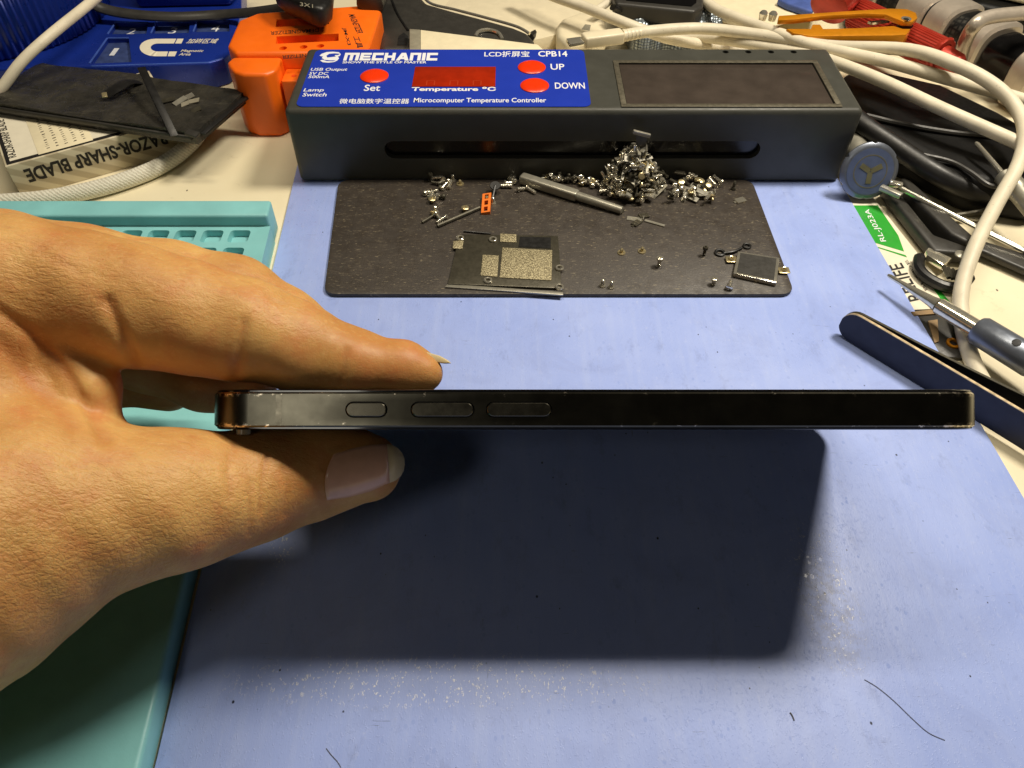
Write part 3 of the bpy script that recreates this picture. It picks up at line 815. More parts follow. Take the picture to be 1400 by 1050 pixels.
# emblem: a white cap-and-face badge
e0 = G(433, 86, ZL); e1 = G(467, 71, ZL); ew = e1.x - e0.x; eh = e1.y - e0.y
def emb(pts): return [(e0.x + ew * x, e0.y + eh * y, ZL + .006) for x, y in pts]
em = MB(); pts_ = [(.02, .62), (.08, .8), (.3, .97), (.6, 1), (.88, .95), (1, .78), (.98, .62), (.9, .55), (.98, .4), (.93, .2), (.8, .06), (.55, .0), (.28, .04), (.12, .2), (.3, .3), (.16, .42), (.2, .55)]
em.prism(emb(pts_), (0, 0, .004)); emo = em.build('emblem', M['white'], lo_)
def emb2(pts): return [(p[0], p[1], ZL + .012) for p in emb(pts)]
em = MB(); em.prism(emb2([(.34, .62), (.45, .8), (.7, .84), (.95, .8), (.9, .7), (.72, .68), (.8, .55), (.6, .5), (.42, .46)]), (0, 0, .003)); em.prism(emb2([(.22, .26), (.45, .14), (.75, .12), (.85, .2), (.6, .2), (.4, .24)]), (0, 0, .003))
em.build('emblem_shading', M['printblue'], lo_)
# display and buttons
d0, d1 = G(563, 119, ZL), G(678, 92, ZL)
dsp = MB().box(d0.x, d1.x, d0.y, d1.y, ZL + .001, ZL + .03).build('display_window', M['display'], lo_, bevel=0.01)
for k in range(3):
    cx = d0.x + (d1.x - d0.x) * (0.22 + 0.28 * k); w2 = .17; y0 = d0.y + .08; y1 = y0 + .38
    sgm = MB(); zz = ZL + .031
    sgm.box(cx - w2, cx + w2, y1 - .03, y1, zz, zz + .004); sgm.box(cx - w2, cx - w2 + .04, y0, y1 - .04, zz, zz + .004); sgm.box(cx + w2 - .04, cx + w2, y0, y1 - .04, zz, zz + .004)
    sgm.build('digit', M['digit'], dsp)
for px, py in ((512, 104.5), (727, 92.5), (731, 117.5)):
    c = G(px, py, ZL); MB().lathe((c.x, c.y, ZL + .001), (0, 0, 1), [(0, .56), (.03, .56), (.07, .5), (.1, .36), (.11, .15)], 28).build('button', M['redbtn'], lo_)

# ================================================================ DARK PAD
pp = [G(463, 247, .3), G(1030, 247, .3), G(1085, 402, .3), G(440, 402, .3)]
PY0, PY1 = pp[3].y, DY0 - .02
pd = MB(); cxp = 1.6
poly = []
for (x, y), (ux, uy), (vx, vy) in (((-6.5, PY0), (0, 1), (1, 0)), ((9.72, PY0), (-1, 0), (0, 1)), ((9.66, PY1), (0, -1), (-1, 0)), ((-6.95, PY1), (1, 0), (0, -1))):
    r = .45
    for i in range(6):
        a = i / 5 * pi / 2
        poly.append((x + ux * r * (1 - sin(a)) + vx * r * (1 - cos(a)), y + uy * r * (1 - sin(a)) + vy * r * (1 - cos(a)), .153))
pdo = pd.prism(poly, (0, 0, .15)).build('magnetic_pad', M['pad'], bevel=0.03)
tag(pdo, 'thin dark brown magnetic screw pad with rounded corners in front of the heater box', 'pad')
ZP = 0.304

# ================================================================ SMALL THINGS ON THE PAD
def screw_mesh(name, hr, hh, sr, sl, mat, thread=True):
    m = MB(); prof = [(0, sr * .5), (.03, sr)]
    n = 6 if thread else 1
    for i in range(n):
        t = .03 + (sl - .03) * i / n; prof += [(t, sr * (1.0 if i % 2 else .82)), (t + (sl - .03) / n * .9, sr * (1.0 if i % 2 else .82))]
    prof += [(sl, sr), (sl + .001, hr * .96), (sl + hh * .6, hr), (sl + hh, hr * .75), (sl + hh - .001, hr * .35), (sl + hh * .55, hr * .25)]
    m.lathe((0, 0, -(sl + hh) / 2), (0, 0, 1), prof, 9)
    me = m.mesh(name, ang=50); me.materials.append(M[mat]); return me
SC = [screw_mesh('screw', .105, .06, .06, .20, 'steel'), screw_mesh('screw', .12, .07, .055, .30, 'steel'), screw_mesh('screw', .09, .05, .065, .36, 'steel'),
      screw_mesh('screw', .13, .05, .05, .14, 'gold'), screw_mesh('screw', .085, .09, .05, .26, 'darkmetal'), screw_mesh('screw', .10, .12, .05, .16, 'steel', False)]
def plate_mesh(kind, mat):
    m = MB()
    if kind == 0: m.box(-.28, .28, -.11, .11, 0, .03); m.box(-.30, -.27, -.11, .11, .03, .14)
    elif kind == 1: m.box(-.17, .17, -.12, .12, 0, .06); m.box(-.24, -.17, -.05, .05, 0, .03)
    elif kind == 2: m.box(-.36, .36, -.055, .055, 0, .05)
    else: m.lathe((0, 0, 0), (0, 0, 1), [(0, .13), (.05, .13), (.07, .1)], 12)
    me = m.mesh('metal_bracket', bevel=.008, seg=1); me.materials.append(M[mat]); return me
PLT = [plate_mesh(0, 'greymetal'), plate_mesh(1, 'darkmetal'), plate_mesh(2, 'greymetal'), plate_mesh(3, 'gold'), plate_mesh(1, 'steel'), plate_mesh(2, 'darkmetal')]
rng = random.Random(5); SCL = 1.2
def put(me, name, loc, rot, label, cat, group):
    o = bpy.data.objects.new(name, me); COL.objects.link(o)
    o.location = Vector(loc) * CM; o.rotation_euler = rot; o.scale = (SCL,) * 3
    tag(o, label, cat, group); return o
def lying(loc, me, label, group, up=False):
    z = ZP + (.13 if up else .1)
    rot = (0, 0, rng.uniform(0, 6.3)) if up else (pi / 2 + rng.uniform(-.25, .25), rng.uniform(-.3, .3), rng.uniform(0, 6.3))
    if up: z = ZP + max(abs(v.co.z) for v in me.vertices) / CM; rot = (pi if rng.random() < .6 else 0, 0, 0)
    return put(me, 'screw', (loc.x, loc.y, z), rot, label, 'screw', group)
for px, py, k, u in ((589, 245, 4, 1), (598, 243, 2, 0), (605, 247, 0, 0), (607, 254, 1, 0), (613, 250, 0, 1), (619, 244, 0, 1), (629, 249, 3, 1), (583, 263, 5, 0), (592, 262, 1, 0), (594, 267, 1, 0), (602, 269, 4, 0), (591, 274, 3, 1), (615, 252, 2, 0), (596, 250, 4, 0), (590, 266, 1, 0)):
    lying(G(px, py, ZP + .1), SC[k], 'tiny metal screw in the loose cluster at the back left of the dark pad', 'screws clustered at the back left of the pad', u)
for px, py, k, u in ((595, 287, 0, 1), (592, 291, 3, 0), (600, 297, 1, 0), (604, 300, 2, 0)):
    lying(G(px, py, ZP + .1), SC[k], 'tiny metal screw in the small knot beside the short dark pin', 'screws beside the short dark pin', u)
for px, py, k, lab_ in ((636, 286, 3, 'tiny screw standing alone left of the orange bracket'), (674, 275, 0, 'tiny screw touching the right edge of the orange bracket'), (901, 361, 1, 'tiny gold screw lying alone in the middle of the dark pad'), (963, 346, 4, 'tiny dark screw left of the black ring clip'),
                        (976, 386, 0, 'tiny screw near the pad front, left of the silver module'), (1003, 256, 4, 'dark screw standing at the pad back right corner')):
    o = lying(G(px, py, ZP + .1), SC[k], lab_, None, True)
for px, py in ((850, 343), (878, 341)): lying(G(px, py, ZP + .1), SC[3], 'tiny gold screw standing in the pair at the pad centre', 'pair of screws at the pad centre', True)
for px, py in ((824, 388), (836, 390)): lying(G(px, py, ZP + .1), SC[0], 'tiny screw in the pair at the front edge of the pad, right of the shield', 'pair of screws at the pad front', True)
lying(G(998, 389, ZP + .1), SC[1], 'tiny gold screw lying at the pad front below the silver module', None)
put(PLT[4], 'metal_bracket', (*G(1012, 275, ZP).xy, ZP), (0, 0, .4), 'tiny pale metal chip near the back right corner of the pad', 'chip', None)
for px, py in ((692, 254), (697, 250), (700, 246), (697, 241), (714, 258), (726, 260)):
    lying(G(px, py, ZP + .1), SC[rng.choice((0, 2, 3))], 'tiny bright screw beside the rounded end of the metal rod tool', 'screws around the rod tool end')
# heap of screws and brackets
hp = G(864, 281, ZP); rng = random.Random(11); SCL = 1.1
HC = Vector((hp.x + .05, hp.y + 1.1, ZP))
def HPL(me_): return 'tiny %s %s in the tall heap on the dark pad' % ({'bright_steel': 'bright steel', 'brassy_steel': 'brassy', 'dark_steel': 'dark', 'grey_matt_steel': 'dull grey'}[me_.materials[0].name], 'screw' if me_.name.startswith('screw') else 'bracket')
k = 0
for i in range(300):
    a = rng.uniform(0, 6.283); h = 1 - rng.random() ** .8; rr = (1 - h) ** .7 * 1.3 * (0.82 + .18 * rng.random())
    if i % 3 == 0: rr *= rng.uniform(.3, 1)
    p = HC + Vector((cos(a) * rr, sin(a) * rr * .8, .08 + h * 1.75))
    if rng.random() < .7:
        me_ = rng.choice(SC); put(me_, 'screw', p, (rng.uniform(0, 6), rng.uniform(0, 6), rng.uniform(0, 6)), HPL(me_), 'screw', 'screws and bits in the tall heap')
    else:
        me_ = rng.choice(PLT); put(me_, 'metal_bracket', p, (rng.uniform(-1, 1), rng.uniform(-1, 1), rng.uniform(0, 6)), HPL(me_), 'metal bit', 'screws and bits in the tall heap')
SCL = 1.1
for i in range(38):                                   # the tail of the heap to the right
    px = rng.gauss(940, 22); py = rng.gauss(257, 8); p = G(min(max(px, 905), 985), min(max(py, 244), 274), ZP + .12); p.z = ZP + .1 + rng.random() * .3
    p.y = min(p.y, DY0 - .2)
    m_, n_ = (rng.choice(SC), 'screw') if rng.random() < .6 else (rng.choice(PLT), 'metal_bracket')
    put(m_, n_, p, (rng.uniform(0, 6), rng.uniform(-.5, .5), rng.uniform(0, 6)) if n_ == 'screw' else (rng.uniform(-.3, .3), rng.uniform(-.3, .3), rng.uniform(0, 6)), HPL(m_).replace('in the tall heap on the dark pad', 'in the low scatter right of the heap'), 'metal bit', 'bits scattered right of the heap')
for i in range(26):                                   # behind the rod tool
    px = rng.uniform(745, 815); py = 241 + (px - 745) * .18 + rng.uniform(-4, 4); p = G(px, py, ZP + .1); p.z = ZP + .1 + rng.random() * .12; p.y = min(p.y, DY0 - .15)
    me_ = rng.choice(SC); put(me_, 'screw', p, (rng.uniform(0, 6), rng.uniform(0, 6), rng.uniform(0, 6)), HPL(me_).replace('in the tall heap on the dark pad', 'in the row behind the metal rod tool'), 'screw', 'screws behind the rod tool')
for i in range(7):
    px, py = ((895, 306), (868, 300), (880, 296), (835, 286), (846, 289), (870, 306), (889, 262))[i]
    p = G(px, py, ZP); put(PLT[(2, 0, 1, 4, 1, 1, 0)[i]], 'metal_bracket', (p.x, p.y, ZP), (0, 0, rng.uniform(0, 6)), 'small metal bracket fallen at the foot of the heap', 'bracket', 'brackets at the foot of the heap')
# connector clip standing on the heap
cl = thing('connector_clip', 'dark connector clip with a pale bar standing on top of the heap', 'clip', (HC.x, HC.y, ZP + 1.4))
t0 = Vector((HC.x + .18, HC.y, ZP + 1.5))
MB().obox(t0 + Vector((0, 0, .42)), (.2, 0, -.03), (0, .02, 0), (-.03, 0, .45)).build('stem', M['darkmetal'], cl, bevel=.01)
MB().obox(t0 + Vector((-.04, -.02, .93)), (.33, 0, -.09), (0, .06, 0), (.015, 0, .07)).build('contact_bar', M['greymetal'], cl, bevel=.015)

# rod tool
ra, rb, rc = G(712, 243, ZP + .26), G(790, 268, ZP + .22), G(852, 288, ZP + .16)
rt = thing('rod_tool', 'dull metal rod tool with a square end lying against the screw heap', 'tool', (ra.x, ra.y, ZP))
ax1 = (rb - ra).normalized(); sd = ax1.cross(Vector((0, 0, 1))).normalized(); uz = sd.cross(ax1)
MB().obox((ra + rb) / 2, ax1 * ((rb - ra).length / 2), sd * .2, uz * .19).build('square_grip', M['greymetal'], rt, bevel=.09, seg=3)
MB().lathe(rb - ax1 * .05, rc - rb, [(0, .15), (.1, .18), ((rc - rb).length, .15)], 14).build('round_shank', M['greymetal'], rt)
# orange bracket
c0, c1 = G(666, 266, ZP + .15), G(664, 292, ZP + .05)
ob = thing('orange_bracket', 'small orange plastic bracket with three square openings on the dark pad', 'bracket', (c0.x, c1.y, ZP))
ux = Vector((.97, .1, .1)).normalized(); uy = (c0 - c1).normalized(); un = ux.cross(uy).normalized()
L_ = (c0 - c1).length; cb = MB()
cb.obox((c0 + c1) / 2, ux * .17, uy * (L_ / 2), un * .07); cc = MB()
for t in (-.32, 0, .32): cc.obox((c0 + c1) / 2 + uy * (t * L_), ux * .075, uy * (L_ * .11), un * .3)
cb.build('bracket_body', M['orangepart'], ob, cut=cc)
MB().lathe((c0 + c1) / 2 + uy * (.32 * L_) - un * .05, un, [(0, .06), (.1, .07), (.13, .04)], 10).build('pin', M['gold'], ob)
# black disc headed pin
k0, k1 = G(677, 254, ZP + .3), G(673, 272, ZP + .1)
bp = thing('disc_pin', 'black pin with a round disc head behind the orange bracket', 'pin', (k0.x, k0.y, ZP))
MB().lathe(k0, (0, -.3, 1), [(-.03, .2), (0, .22), (.03, .2)], 18).build('disc_head', M['black'], bp)
MB().tube([k0, k0.lerp(k1, .5), k1], .06, 8).build('shank', M['black'], bp)
def rod(name, a, b_, r, mat, label, cat, flat=1.0):
    m = MB(); m.tube([a, a.lerp(b_, .5), b_], r, 8, flat=flat); return tag(m.build(name, M[mat]), label, cat)
rod('dark_rod', G(598, 309, ZP + .07), G(656, 284, ZP + .07), .075, 'darkmetal', 'long thin dark rod pointing at the orange bracket', 'rod')
rod('dark_pin', G(577, 304, ZP + .06), G(597, 292, ZP + .06), .055, 'darkmetal', 'short thin dark pin at the left of the pad', 'pin')
rod('black_strip', G(634, 316, ZP + .04), G(671, 319.5, ZP + .04), .04, 'black', 'short black strip lying behind the shield plate', 'strip')

# shield plate
s_ = [G(628, 320, ZP + .1), G(763, 322, ZP + .1), G(768, 394, ZP + .1), G(612, 388, ZP + .1)]
sh = thing('shield_plate', 'dark metal shield plate with gold textured pads and eyelets on the pad', 'shield plate', (-.2, 21.5, ZP))
MB().prism([(p.x, p.y, ZP + .005) for p in s_], (0, 0, .1)).build('plate_body', M['darkmetal'], sh, bevel=.03)
MB().prism([(p.x, p.y, ZP + .004) for p in (G(608, 391, ZP + .1), G(700, 397, ZP + .1), G(770, 402, ZP + .1), G(770, 398, ZP + .1), G(700, 393, ZP + .1), G(612, 387, ZP + .1))], (0, 0, .06)).build('front_flange', M['greymetal'], sh, bevel=.01)
zs = ZP + .107
for qd in (((687, 339), (755, 343), (754, 384), (683, 380)), ((660, 349), (682, 350), (680, 379), (657, 377)), ((684, 320), (706, 321), (706, 332), (684, 331)), ((620, 330), (634, 330), (632, 341), (619, 340))):
    MB().prism([(G(x, y, zs).x, G(x, y, zs).y, zs) for x, y in qd], (0, 0, .03)).build('gold_pad', M['goldpad'], sh, bevel=.01)
MB().prism([(G(x, y, zs).x, G(x, y, zs).y, zs) for x, y in ((711, 324), (753, 325), (753, 340), (709, 338))], (0, 0, .015)).build('dark_label', M['black'], sh)
def eyelet(px, py, par, z, r=.15, mat='steel'):
    c = G(px, py, z); m = MB(); n = 18
    pr_ = [(r * .55, 0), (r, 0), (r, .05), (r * .8, .07), (r * .55, .06)]
    rs = [[Vector((c.x + cos(2 * pi * i / n) * a, c.y + sin(2 * pi * i / n) * a, z + h)) for i in range(n)] for a, h in pr_ + pr_[:1]]
    m.rings(rs, cap=False); return m.build('eyelet', M[mat], par)
for px, py in ((629, 326), (674, 328), (667, 384), (765, 367), (765, 393)): eyelet(px, py, sh, ZP + .115)
# silver module and ring clip
md = thing('camera_module', 'flat silver framed module with side tabs at the pad front right corner', 'module', (*G(1036, 365, ZP).xy, ZP))
mq = [G(1009, 343, ZP + .2), G(1066, 352, ZP + .2), G(1062, 386, ZP + .2), G(1003, 373, ZP + .2)]
MB().prism([(p.x, p.y, ZP + .01) for p in mq], (0, 0, .18)).build('module_body', M['steel'], md, bevel=.02)
ctr = sum(mq, Vector()) / 4
ins = [ctr + (p - ctr) * .86 for p in mq]
MB().prism([(p.x, p.y, ZP + .192) for p in ins], (0, 0, .012)).build('grey_cover', M['blackgrey'], md)
for px, py in ((1000, 354), (1072, 369)):
    c = G(px, py, ZP + .1); MB().box(c.x - .2, c.x + .2, c.y - .16, c.y + .16, ZP + .06, ZP + .1).build('tab', M['gold'], md, bevel=.02); eyelet(px, py, md, ZP + .103, .11, 'gold')
rc_ = thing('ring_clip', 'small black curved clip with two ring ends behind the silver module', 'clip', (*G(1000, 342, ZP).xy, ZP))
eyelet(984, 346, rc_, ZP + .02, .2, 'black'); eyelet(1021, 337, rc_, ZP + .02, .16, 'black')
MB().tube([G(990, 346, ZP + .05), G(1003, 344, ZP + .08), G(1014, 339, ZP + .05)], .05, 8).build('link', M['black'], rc_)
# fibres on the blue mat
def fibre(pts, label, r=.007): return tag(MB().tube([G(x, y, .165) for x, y in pts], r, 5).build('hair_strand', M['haircol']), label, 'hair')
fibre([(1182, 929), (1200, 940), (1222, 958), (1250, 985), (1270, 1002), (1292, 1012)], 'long thin dark hair on the mat below the phone shadow, at right')
fibre([(446, 1023), (453, 1032), (462, 1042), (466, 1049)], 'short curved hair on the mat at the bottom, left of centre')
fibre([(1080, 974), (1083, 978), (1086, 985)], 'tiny reddish fibre on the mat below the shadow corner', .014)

# ================================================================ LEFT BACKGROUND
# braided cord
tag(MB().tube([G(-60, 282, .34), G(0, 277, .34), G(60, 272, .34), G(120, 261, .34), G(170, 247, .34), G(215, 229, .34), G(250, 206, .34), G(275, 178, .34), G(285, 150, .34)], .33, 14).build('braided_cord', M['braid']), 'thick white braided cord curving in front of the blade box', 'cord')
# razor blade box
ro = G(31, 271, 0.004); re_ = G(240, 211, 0.004); e1v = (re_ - ro).normalized(); e2v = Vector((-e1v.y, e1v.x, 0)); RLEN, RDEP, RH = 6.7, 5.0, 1.42
zv = Vector((0, 0, 1))
rz = thing('blade_box', 'white striped cardboard blade box under the black battery', 'box', (ro.x + 2, ro.y + 3, 0.004))
# build in an own frame so the stripes run along the face
def rzp(a, b_, c): return ro + e1v * a + e2v * b_ + zv * c
MB().prism([rzp(0, 0, 0), rzp(RLEN, 0, 0), rzp(RLEN, RDEP, 0), rzp(0, RDEP, 0)], (0, 0, RH)).build('carton', M['stripe'], rz, bevel=.03)
MB().prism([rzp(.08, .1, RH + .002), rzp(RLEN - .1, .1, RH + .002), rzp(RLEN - .1, RDEP - .1, RH + .002), rzp(.08, RDEP - .1, RH + .002)], (0, 0, .008)).build('black_border', M['ink'], rz)
MB().prism([rzp(.22, .3, RH + .012), rzp(RLEN - .3, .3, RH + .012), rzp(RLEN - .3, RDEP - .3, RH + .012), rzp(.22, RDEP - .3, RH + .012)], (0, 0, .008)).build('top_panel', M['card'], rz)
MB().prism([rzp(1.25, .18, RH + .022), rzp(3.3, .18, RH + .022), rzp(3.3, RDEP - .6, RH + .022), rzp(1.25, RDEP - .6, RH + .022)], (0, 0, .012)).build('paper_label', M['paper'], rz, bevel=.004)
text('RAZOR-SHARP BLADE', rzp(5.95, -.004, RH * .80), e1v * -5.45, zv * (-RH * .42), M['ink'], rz, bold=.032, thick=.006)
text('RAZOR-SHARP BLADE', rzp(.50, .5, RH + .02), e2v * 3.3, e1v * -.3 * -1 if False else e1v * -.3, M['ink'], rz, bold=.015, thick=.006)
rr_ = random.Random(3)
for row in range(5):
    mk = MB(); a = 1.6 + row * .34; y = .45
    while y < 2.6 + rr_.random():
        L0 = rr_.uniform(.06, .2); mk.prism([rzp(a + rr_.uniform(-.03, .03), y, RH + .036), rzp(a + .12, y + .02, RH + .036), rzp(a + .12 + rr_.uniform(-.03, .03), y + L0 * .5, RH + .036), rzp(a + .02, y + L0 * .45, RH + .036)], (0, 0, .003)); y += L0 + .06
    mk.build('handwriting', M['greyink'], rz)
# battery on the box
bz = RH + .06
bq = [G(58, 85, bz + .5), G(335, 124, bz + .5), G(266, 182, bz + .5), G(-40, 136, bz + .5)]
bt = thing('battery', 'black crumpled phone battery lying across the blade box', 'battery', (-16.5, 30, bz))
bb = MB(); N_ = 26; Mm = 10; grid = []
rb_ = random.Random(8)
for s2 in (1, 0):
    for j in range(Mm + 1):
        for i in range(N_ + 1):
            u, v = i / N_, j / Mm
            p = (bq[3].lerp(bq[2], u)).lerp(bq[0].lerp(bq[1], u), v)
            z = bz + .5 * s2 + (.07 * sin(u * 9 + v * 4) * sin(v * 7 + u * 3) + .03 * sin(u * 23 - v * 9) * sin(v * 13) + rb_.uniform(-.02, .02)) * s2
            if s2 and (v < .12): z -= .0
            bb.v.append(Vector((p.x, p.y, z)))
n1 = N_ + 1; NN = n1 * (Mm + 1)
for j in range(Mm):
    for i in range(N_):
        q_ = (j * n1 + i, j * n1 + i + 1, (j + 1) * n1 + i + 1, (j + 1) * n1 + i); bb.f += [q_, tuple(x + NN for x in q_[::-1])]
ring = list(range(n1)) + [j * n1 + N_ for j in range(1, Mm + 1)] + [Mm * n1 + i for i in range(N_ - 1, -1, -1)] + [j * n1 for j in range(Mm - 1, 0, -1)]
for a, c in zip(ring, ring[1:] + ring[:1]): bb.f.append((a, a + NN, c + NN, c))
bb.build('cell', M['battery'], bt, ang=60)
be = (bq[2] - bq[3]).normalized(); bn_ = Vector((-be.y, be.x, 0))
MB().obox((bq[3] + bq[2]) / 2 + Vector((0, 0, -.22)) - bn_ * .06, be * 5.0, bn_ * .07, (0, 0, .10)).build('edge_seam', M['blackgrey'], bt, bevel=.05)
bzt = bz + .53
st0, st1 = G(238, 186, bzt), G(193, 92, bzt + 1.0)
m = MB(); m.obox((st0 + st1) / 2, (st1 - st0) / 2, Vector((.14, .05, 0)), Vector((.02, .0, .015))); m.build('pull_tab', M['black'], bt, bevel=.01)
MB().tube([G(190, 112, bzt + .05), G(175, 112, bzt + .25), G(160, 120, bzt + .3), G(146, 129, bzt + .16)], .3, 10, flat=.12).build('flex_cable', M['black'], bt)
flx = bt.children[-1] if False else [o_ for o_ in COL.objects if o_.name.startswith('flex_cable')][-1]
cq = G(143, 130, bzt + .17); MB().obox(cq, (.1, .03, 0), (-.05, .13, .03), (0, 0, .025)).build('gold_contact', M['gold'], flx, bevel=.01)
for px, py, a, l, mt in ((228, 137, .2, .33, 'darkmetal'), (246, 138, .9, .3, 'greymetal'), (256, 133, .7, .28, 'steel'), (265, 138, .1, .22, 'tape'), (268, 150, .5, .2, 'darkmetal'), (253, 142, .3, .16, 'tape')):
    c = G(px, py, bzt + .03); MB().obox((c.x, c.y, bzt + .03), (cos(a) * l, sin(a) * l, .04), (-sin(a) * .13, cos(a) * .13, .02), (0, 0, .015)).build('foil_scrap', M[mt], bt)
MB().obox(bq[2].lerp(bq[1], .55) + Vector((.12, 0, -.2)), (bq[1] - bq[2]) * .48, (.12, 0, 0), (0, 0, .06)).build('sealed_edge', M['black'], bt, bevel=.03)
MB().obox(G(263, 183, bzt + .02), (.25, -.12, 0), (.05, .16, 0), (0, 0, .06)).build('corner_fold', M['blackgrey'], bt, bevel=.02)

# blue anodised tray with numbered pockets
ZT = 1.25
def gz(px, py, z=ZT): v = G(px, py, z); return Vector((v.x, v.y, z))
tp = [gz(-60, 96), gz(125, 91), gz(285, 86), gz(305, 80), gz(318, 68), gz(330, 10), gz(330, -30), gz(-60, -30)]
tr = thing('magnetic_tray', 'blue anodised metal tray with numbered pockets and a magnet symbol', 'tray', (-19, 38, .004))
poly = [(p.x, p.y, .004) for p in tp]
ct = MB()
cells = [((122, 87), (180, 85), (176, 52), (146, 53)), ((147, 47), (200, 46), (203, 31), (158, 31)), ((206, 46), (258, 45), (260, 30), (214, 30)), ((264, 44), (314, 43), (313, 28), (270, 28))]
for c in cells: ct.prism([gz(x, y) - Vector((0, 0, .22)) for x, y in c], (0, 0, 1))
MB().prism(poly, (0, 0, ZT - .004)).build('tray_block', M['anod'], tr, bevel=.1, seg=3, cut=ct)
M['anodfloor'] = plain('worn_blue_floor', rgb(62, 78, 128), .5, .2, var=.2, vs=3); M['anodrim'] = plain('blue_edge_highlight', rgb(84, 116, 210), .25, .4, var=.1)  # lighter blue on pocket edges and drum rim: highlight put into the colour
floors = []
for c in cells:
    floors.append(MB().prism([gz(x, y, ZT - .217) for x, y in ((c[0][0] + 1.5, c[0][1]), c[1], c[2], c[3])], (0, 0, .004)).build('pocket_floor', M['anodfloor'], tr))
    MB().tube([gz(*c[0], ZT), gz(*c[3], ZT), gz(c[3][0] + 3, c[3][1] - .6, ZT), gz(*c[2], ZT)], .045, 8, sub=1).build('pocket_rim_highlight', M['anodrim'], tr)  # bright tubes stand in for the lit pocket edges
MB().tube([gz(125, 91, ZT - .04), gz(285, 86, ZT - .04), gz(305, 80, ZT - .04)], .05, 8, sub=1).build('front_edge', M['anodrim'], tr)
for fl_, n, (nx, ny, nw, nh) in zip(floors, '1234', ((149, 76, 7, 10), (172, 47, 11, 8), (229, 46, 10, 8), (287, 43, 11, 8))):
    z = ZT - .215
    a = gz(nx, ny, z); text(n, a, (gz(nx + nw, ny, z).x - a.x, 0, 0), (0, gz(nx, ny - nh, z).y - a.y, 0), M['white'], fl_, bold=.0)
# magnet symbol
mg = MB(); z = ZT + .004
outer = []; inner = []
cxm, cym = 213, 65
for i in range(13):
    a = rad(90 + 180 * i / 12); outer.append((cxm + 22 * cos(a), cym - 12 * sin(a))); inner.append((cxm + 3 + 10 * cos(a), cym - 5.5 * sin(a)))
o_pts = [(251, 53)] + outer + [(239, 77)]; i_pts = [(248, 59.5)] + inner + [(242, 70.5)]
for k in range(len(o_pts) - 1):
    mg.prism([gz(*o_pts[k], z), gz(*o_pts[k + 1], z), gz(*i_pts[k + 1], z), gz(*i_pts[k], z)], (0, 0, .004))
mg.build('magnet_symbol', M['card'], tr)
def trtext(b_, xl, xr, yb, yt, bold=.01):
    a = gz(xl, yb, ZT + .002); text(b_, a, (gz(xr, yb).x - a.x, 0, 0), (0, gz(xl, yt).y - a.y, 0), M['card'], tr, bold=bold, shear=.15)
trtext('加磁区域', 254, 296, 59.5, 53); trtext('Magnetic', 246, 277, 72, 68); trtext('Area', 244, 260, 76, 72.3)
mg = MB(); mg.prism([gz(x, y, ZT + .009) for x, y in ((241, 53), (242.5, 53), (239, 60), (237.5, 60))], (0, 0, .002)); mg.prism([gz(x, y, ZT + .009) for x, y in ((230, 70), (231.5, 70), (229, 77.5), (227.5, 77.5))], (0, 0, .002)); mg.build('magnet_pole_line', M['anod'], tr)
# blue ribbed drum and blue block
DH = 2.75
drum = MB(); drum.lathe((-25.6, 39.4, ZT + .004), (0, 0, 1), [(0, 5.0), (.12, 5.1), (DH - .25, 5.1), (DH - .2, 5.0), (DH - .2, 4.7), (1.6, 4.6), (1.55, .5)], 576, rib=192, ribd=.012)
drt = thing('ribbed_drum', 'deep blue ribbed metal drum standing on the blue tray', 'drum', (-25.6, 39.4, ZT + .004))
drum.build('barrel', M['anoddark'], drt, ang=60)
rmm = MB(); nn_ = 160; rmm.rings([[Vector((-25.6 + cos(2 * pi * i / nn_) * r_, 39.4 + sin(2 * pi * i / nn_) * r_, ZT + .004 + h_)) for i in range(nn_)] for r_, h_ in ((4.72, DH - .19), (5.02, DH - .19), (5.1, DH - .1), (5.02, DH), (4.72, DH), (4.72, DH - .19))], cap=False).build('rim', M['anodrim'], drt)
a_, b2_ = gz(188, 12), gz(318, 9)
tag(MB().prism([a_, b2_, b2_ + Vector((.2, 3, 0)), a_ + Vector((-.2, 3, 0))], (0, 0, 2.2)).build('blue_block', M['anoddark'], bevel=.25, seg=3), 'plain deep blue metal block behind the black band on the tray', 'block')
# black band
tag(MB().tube([G(118, -30, 2.6), G(127, 2, 2.2), G(145, 13, 1.9), (G(185, 20, 1.75)), G(240, 23, 1.65), G(300, 20, 1.6), G(350, 16, 2.0), G(410, 6, 2.8), G(450, -10, 3.2)], .28, 10, flat=.6).build('black_band', M['blackgrey']), 'black rubber band crossing the blue tray behind its pockets', 'band')
# white cable over the drum
tag(MB().tube([G(-25, 150, 1.5), G(4, 118, 2.2), G(30, 84, 2.9), G(70, 47, 3.4), G(128, 0, 3.6), G(160, -30, 3.6)], .22, 12).build('white_cable', M['cable']), 'plain white cable rising past the blue drum at the top left', 'cable')

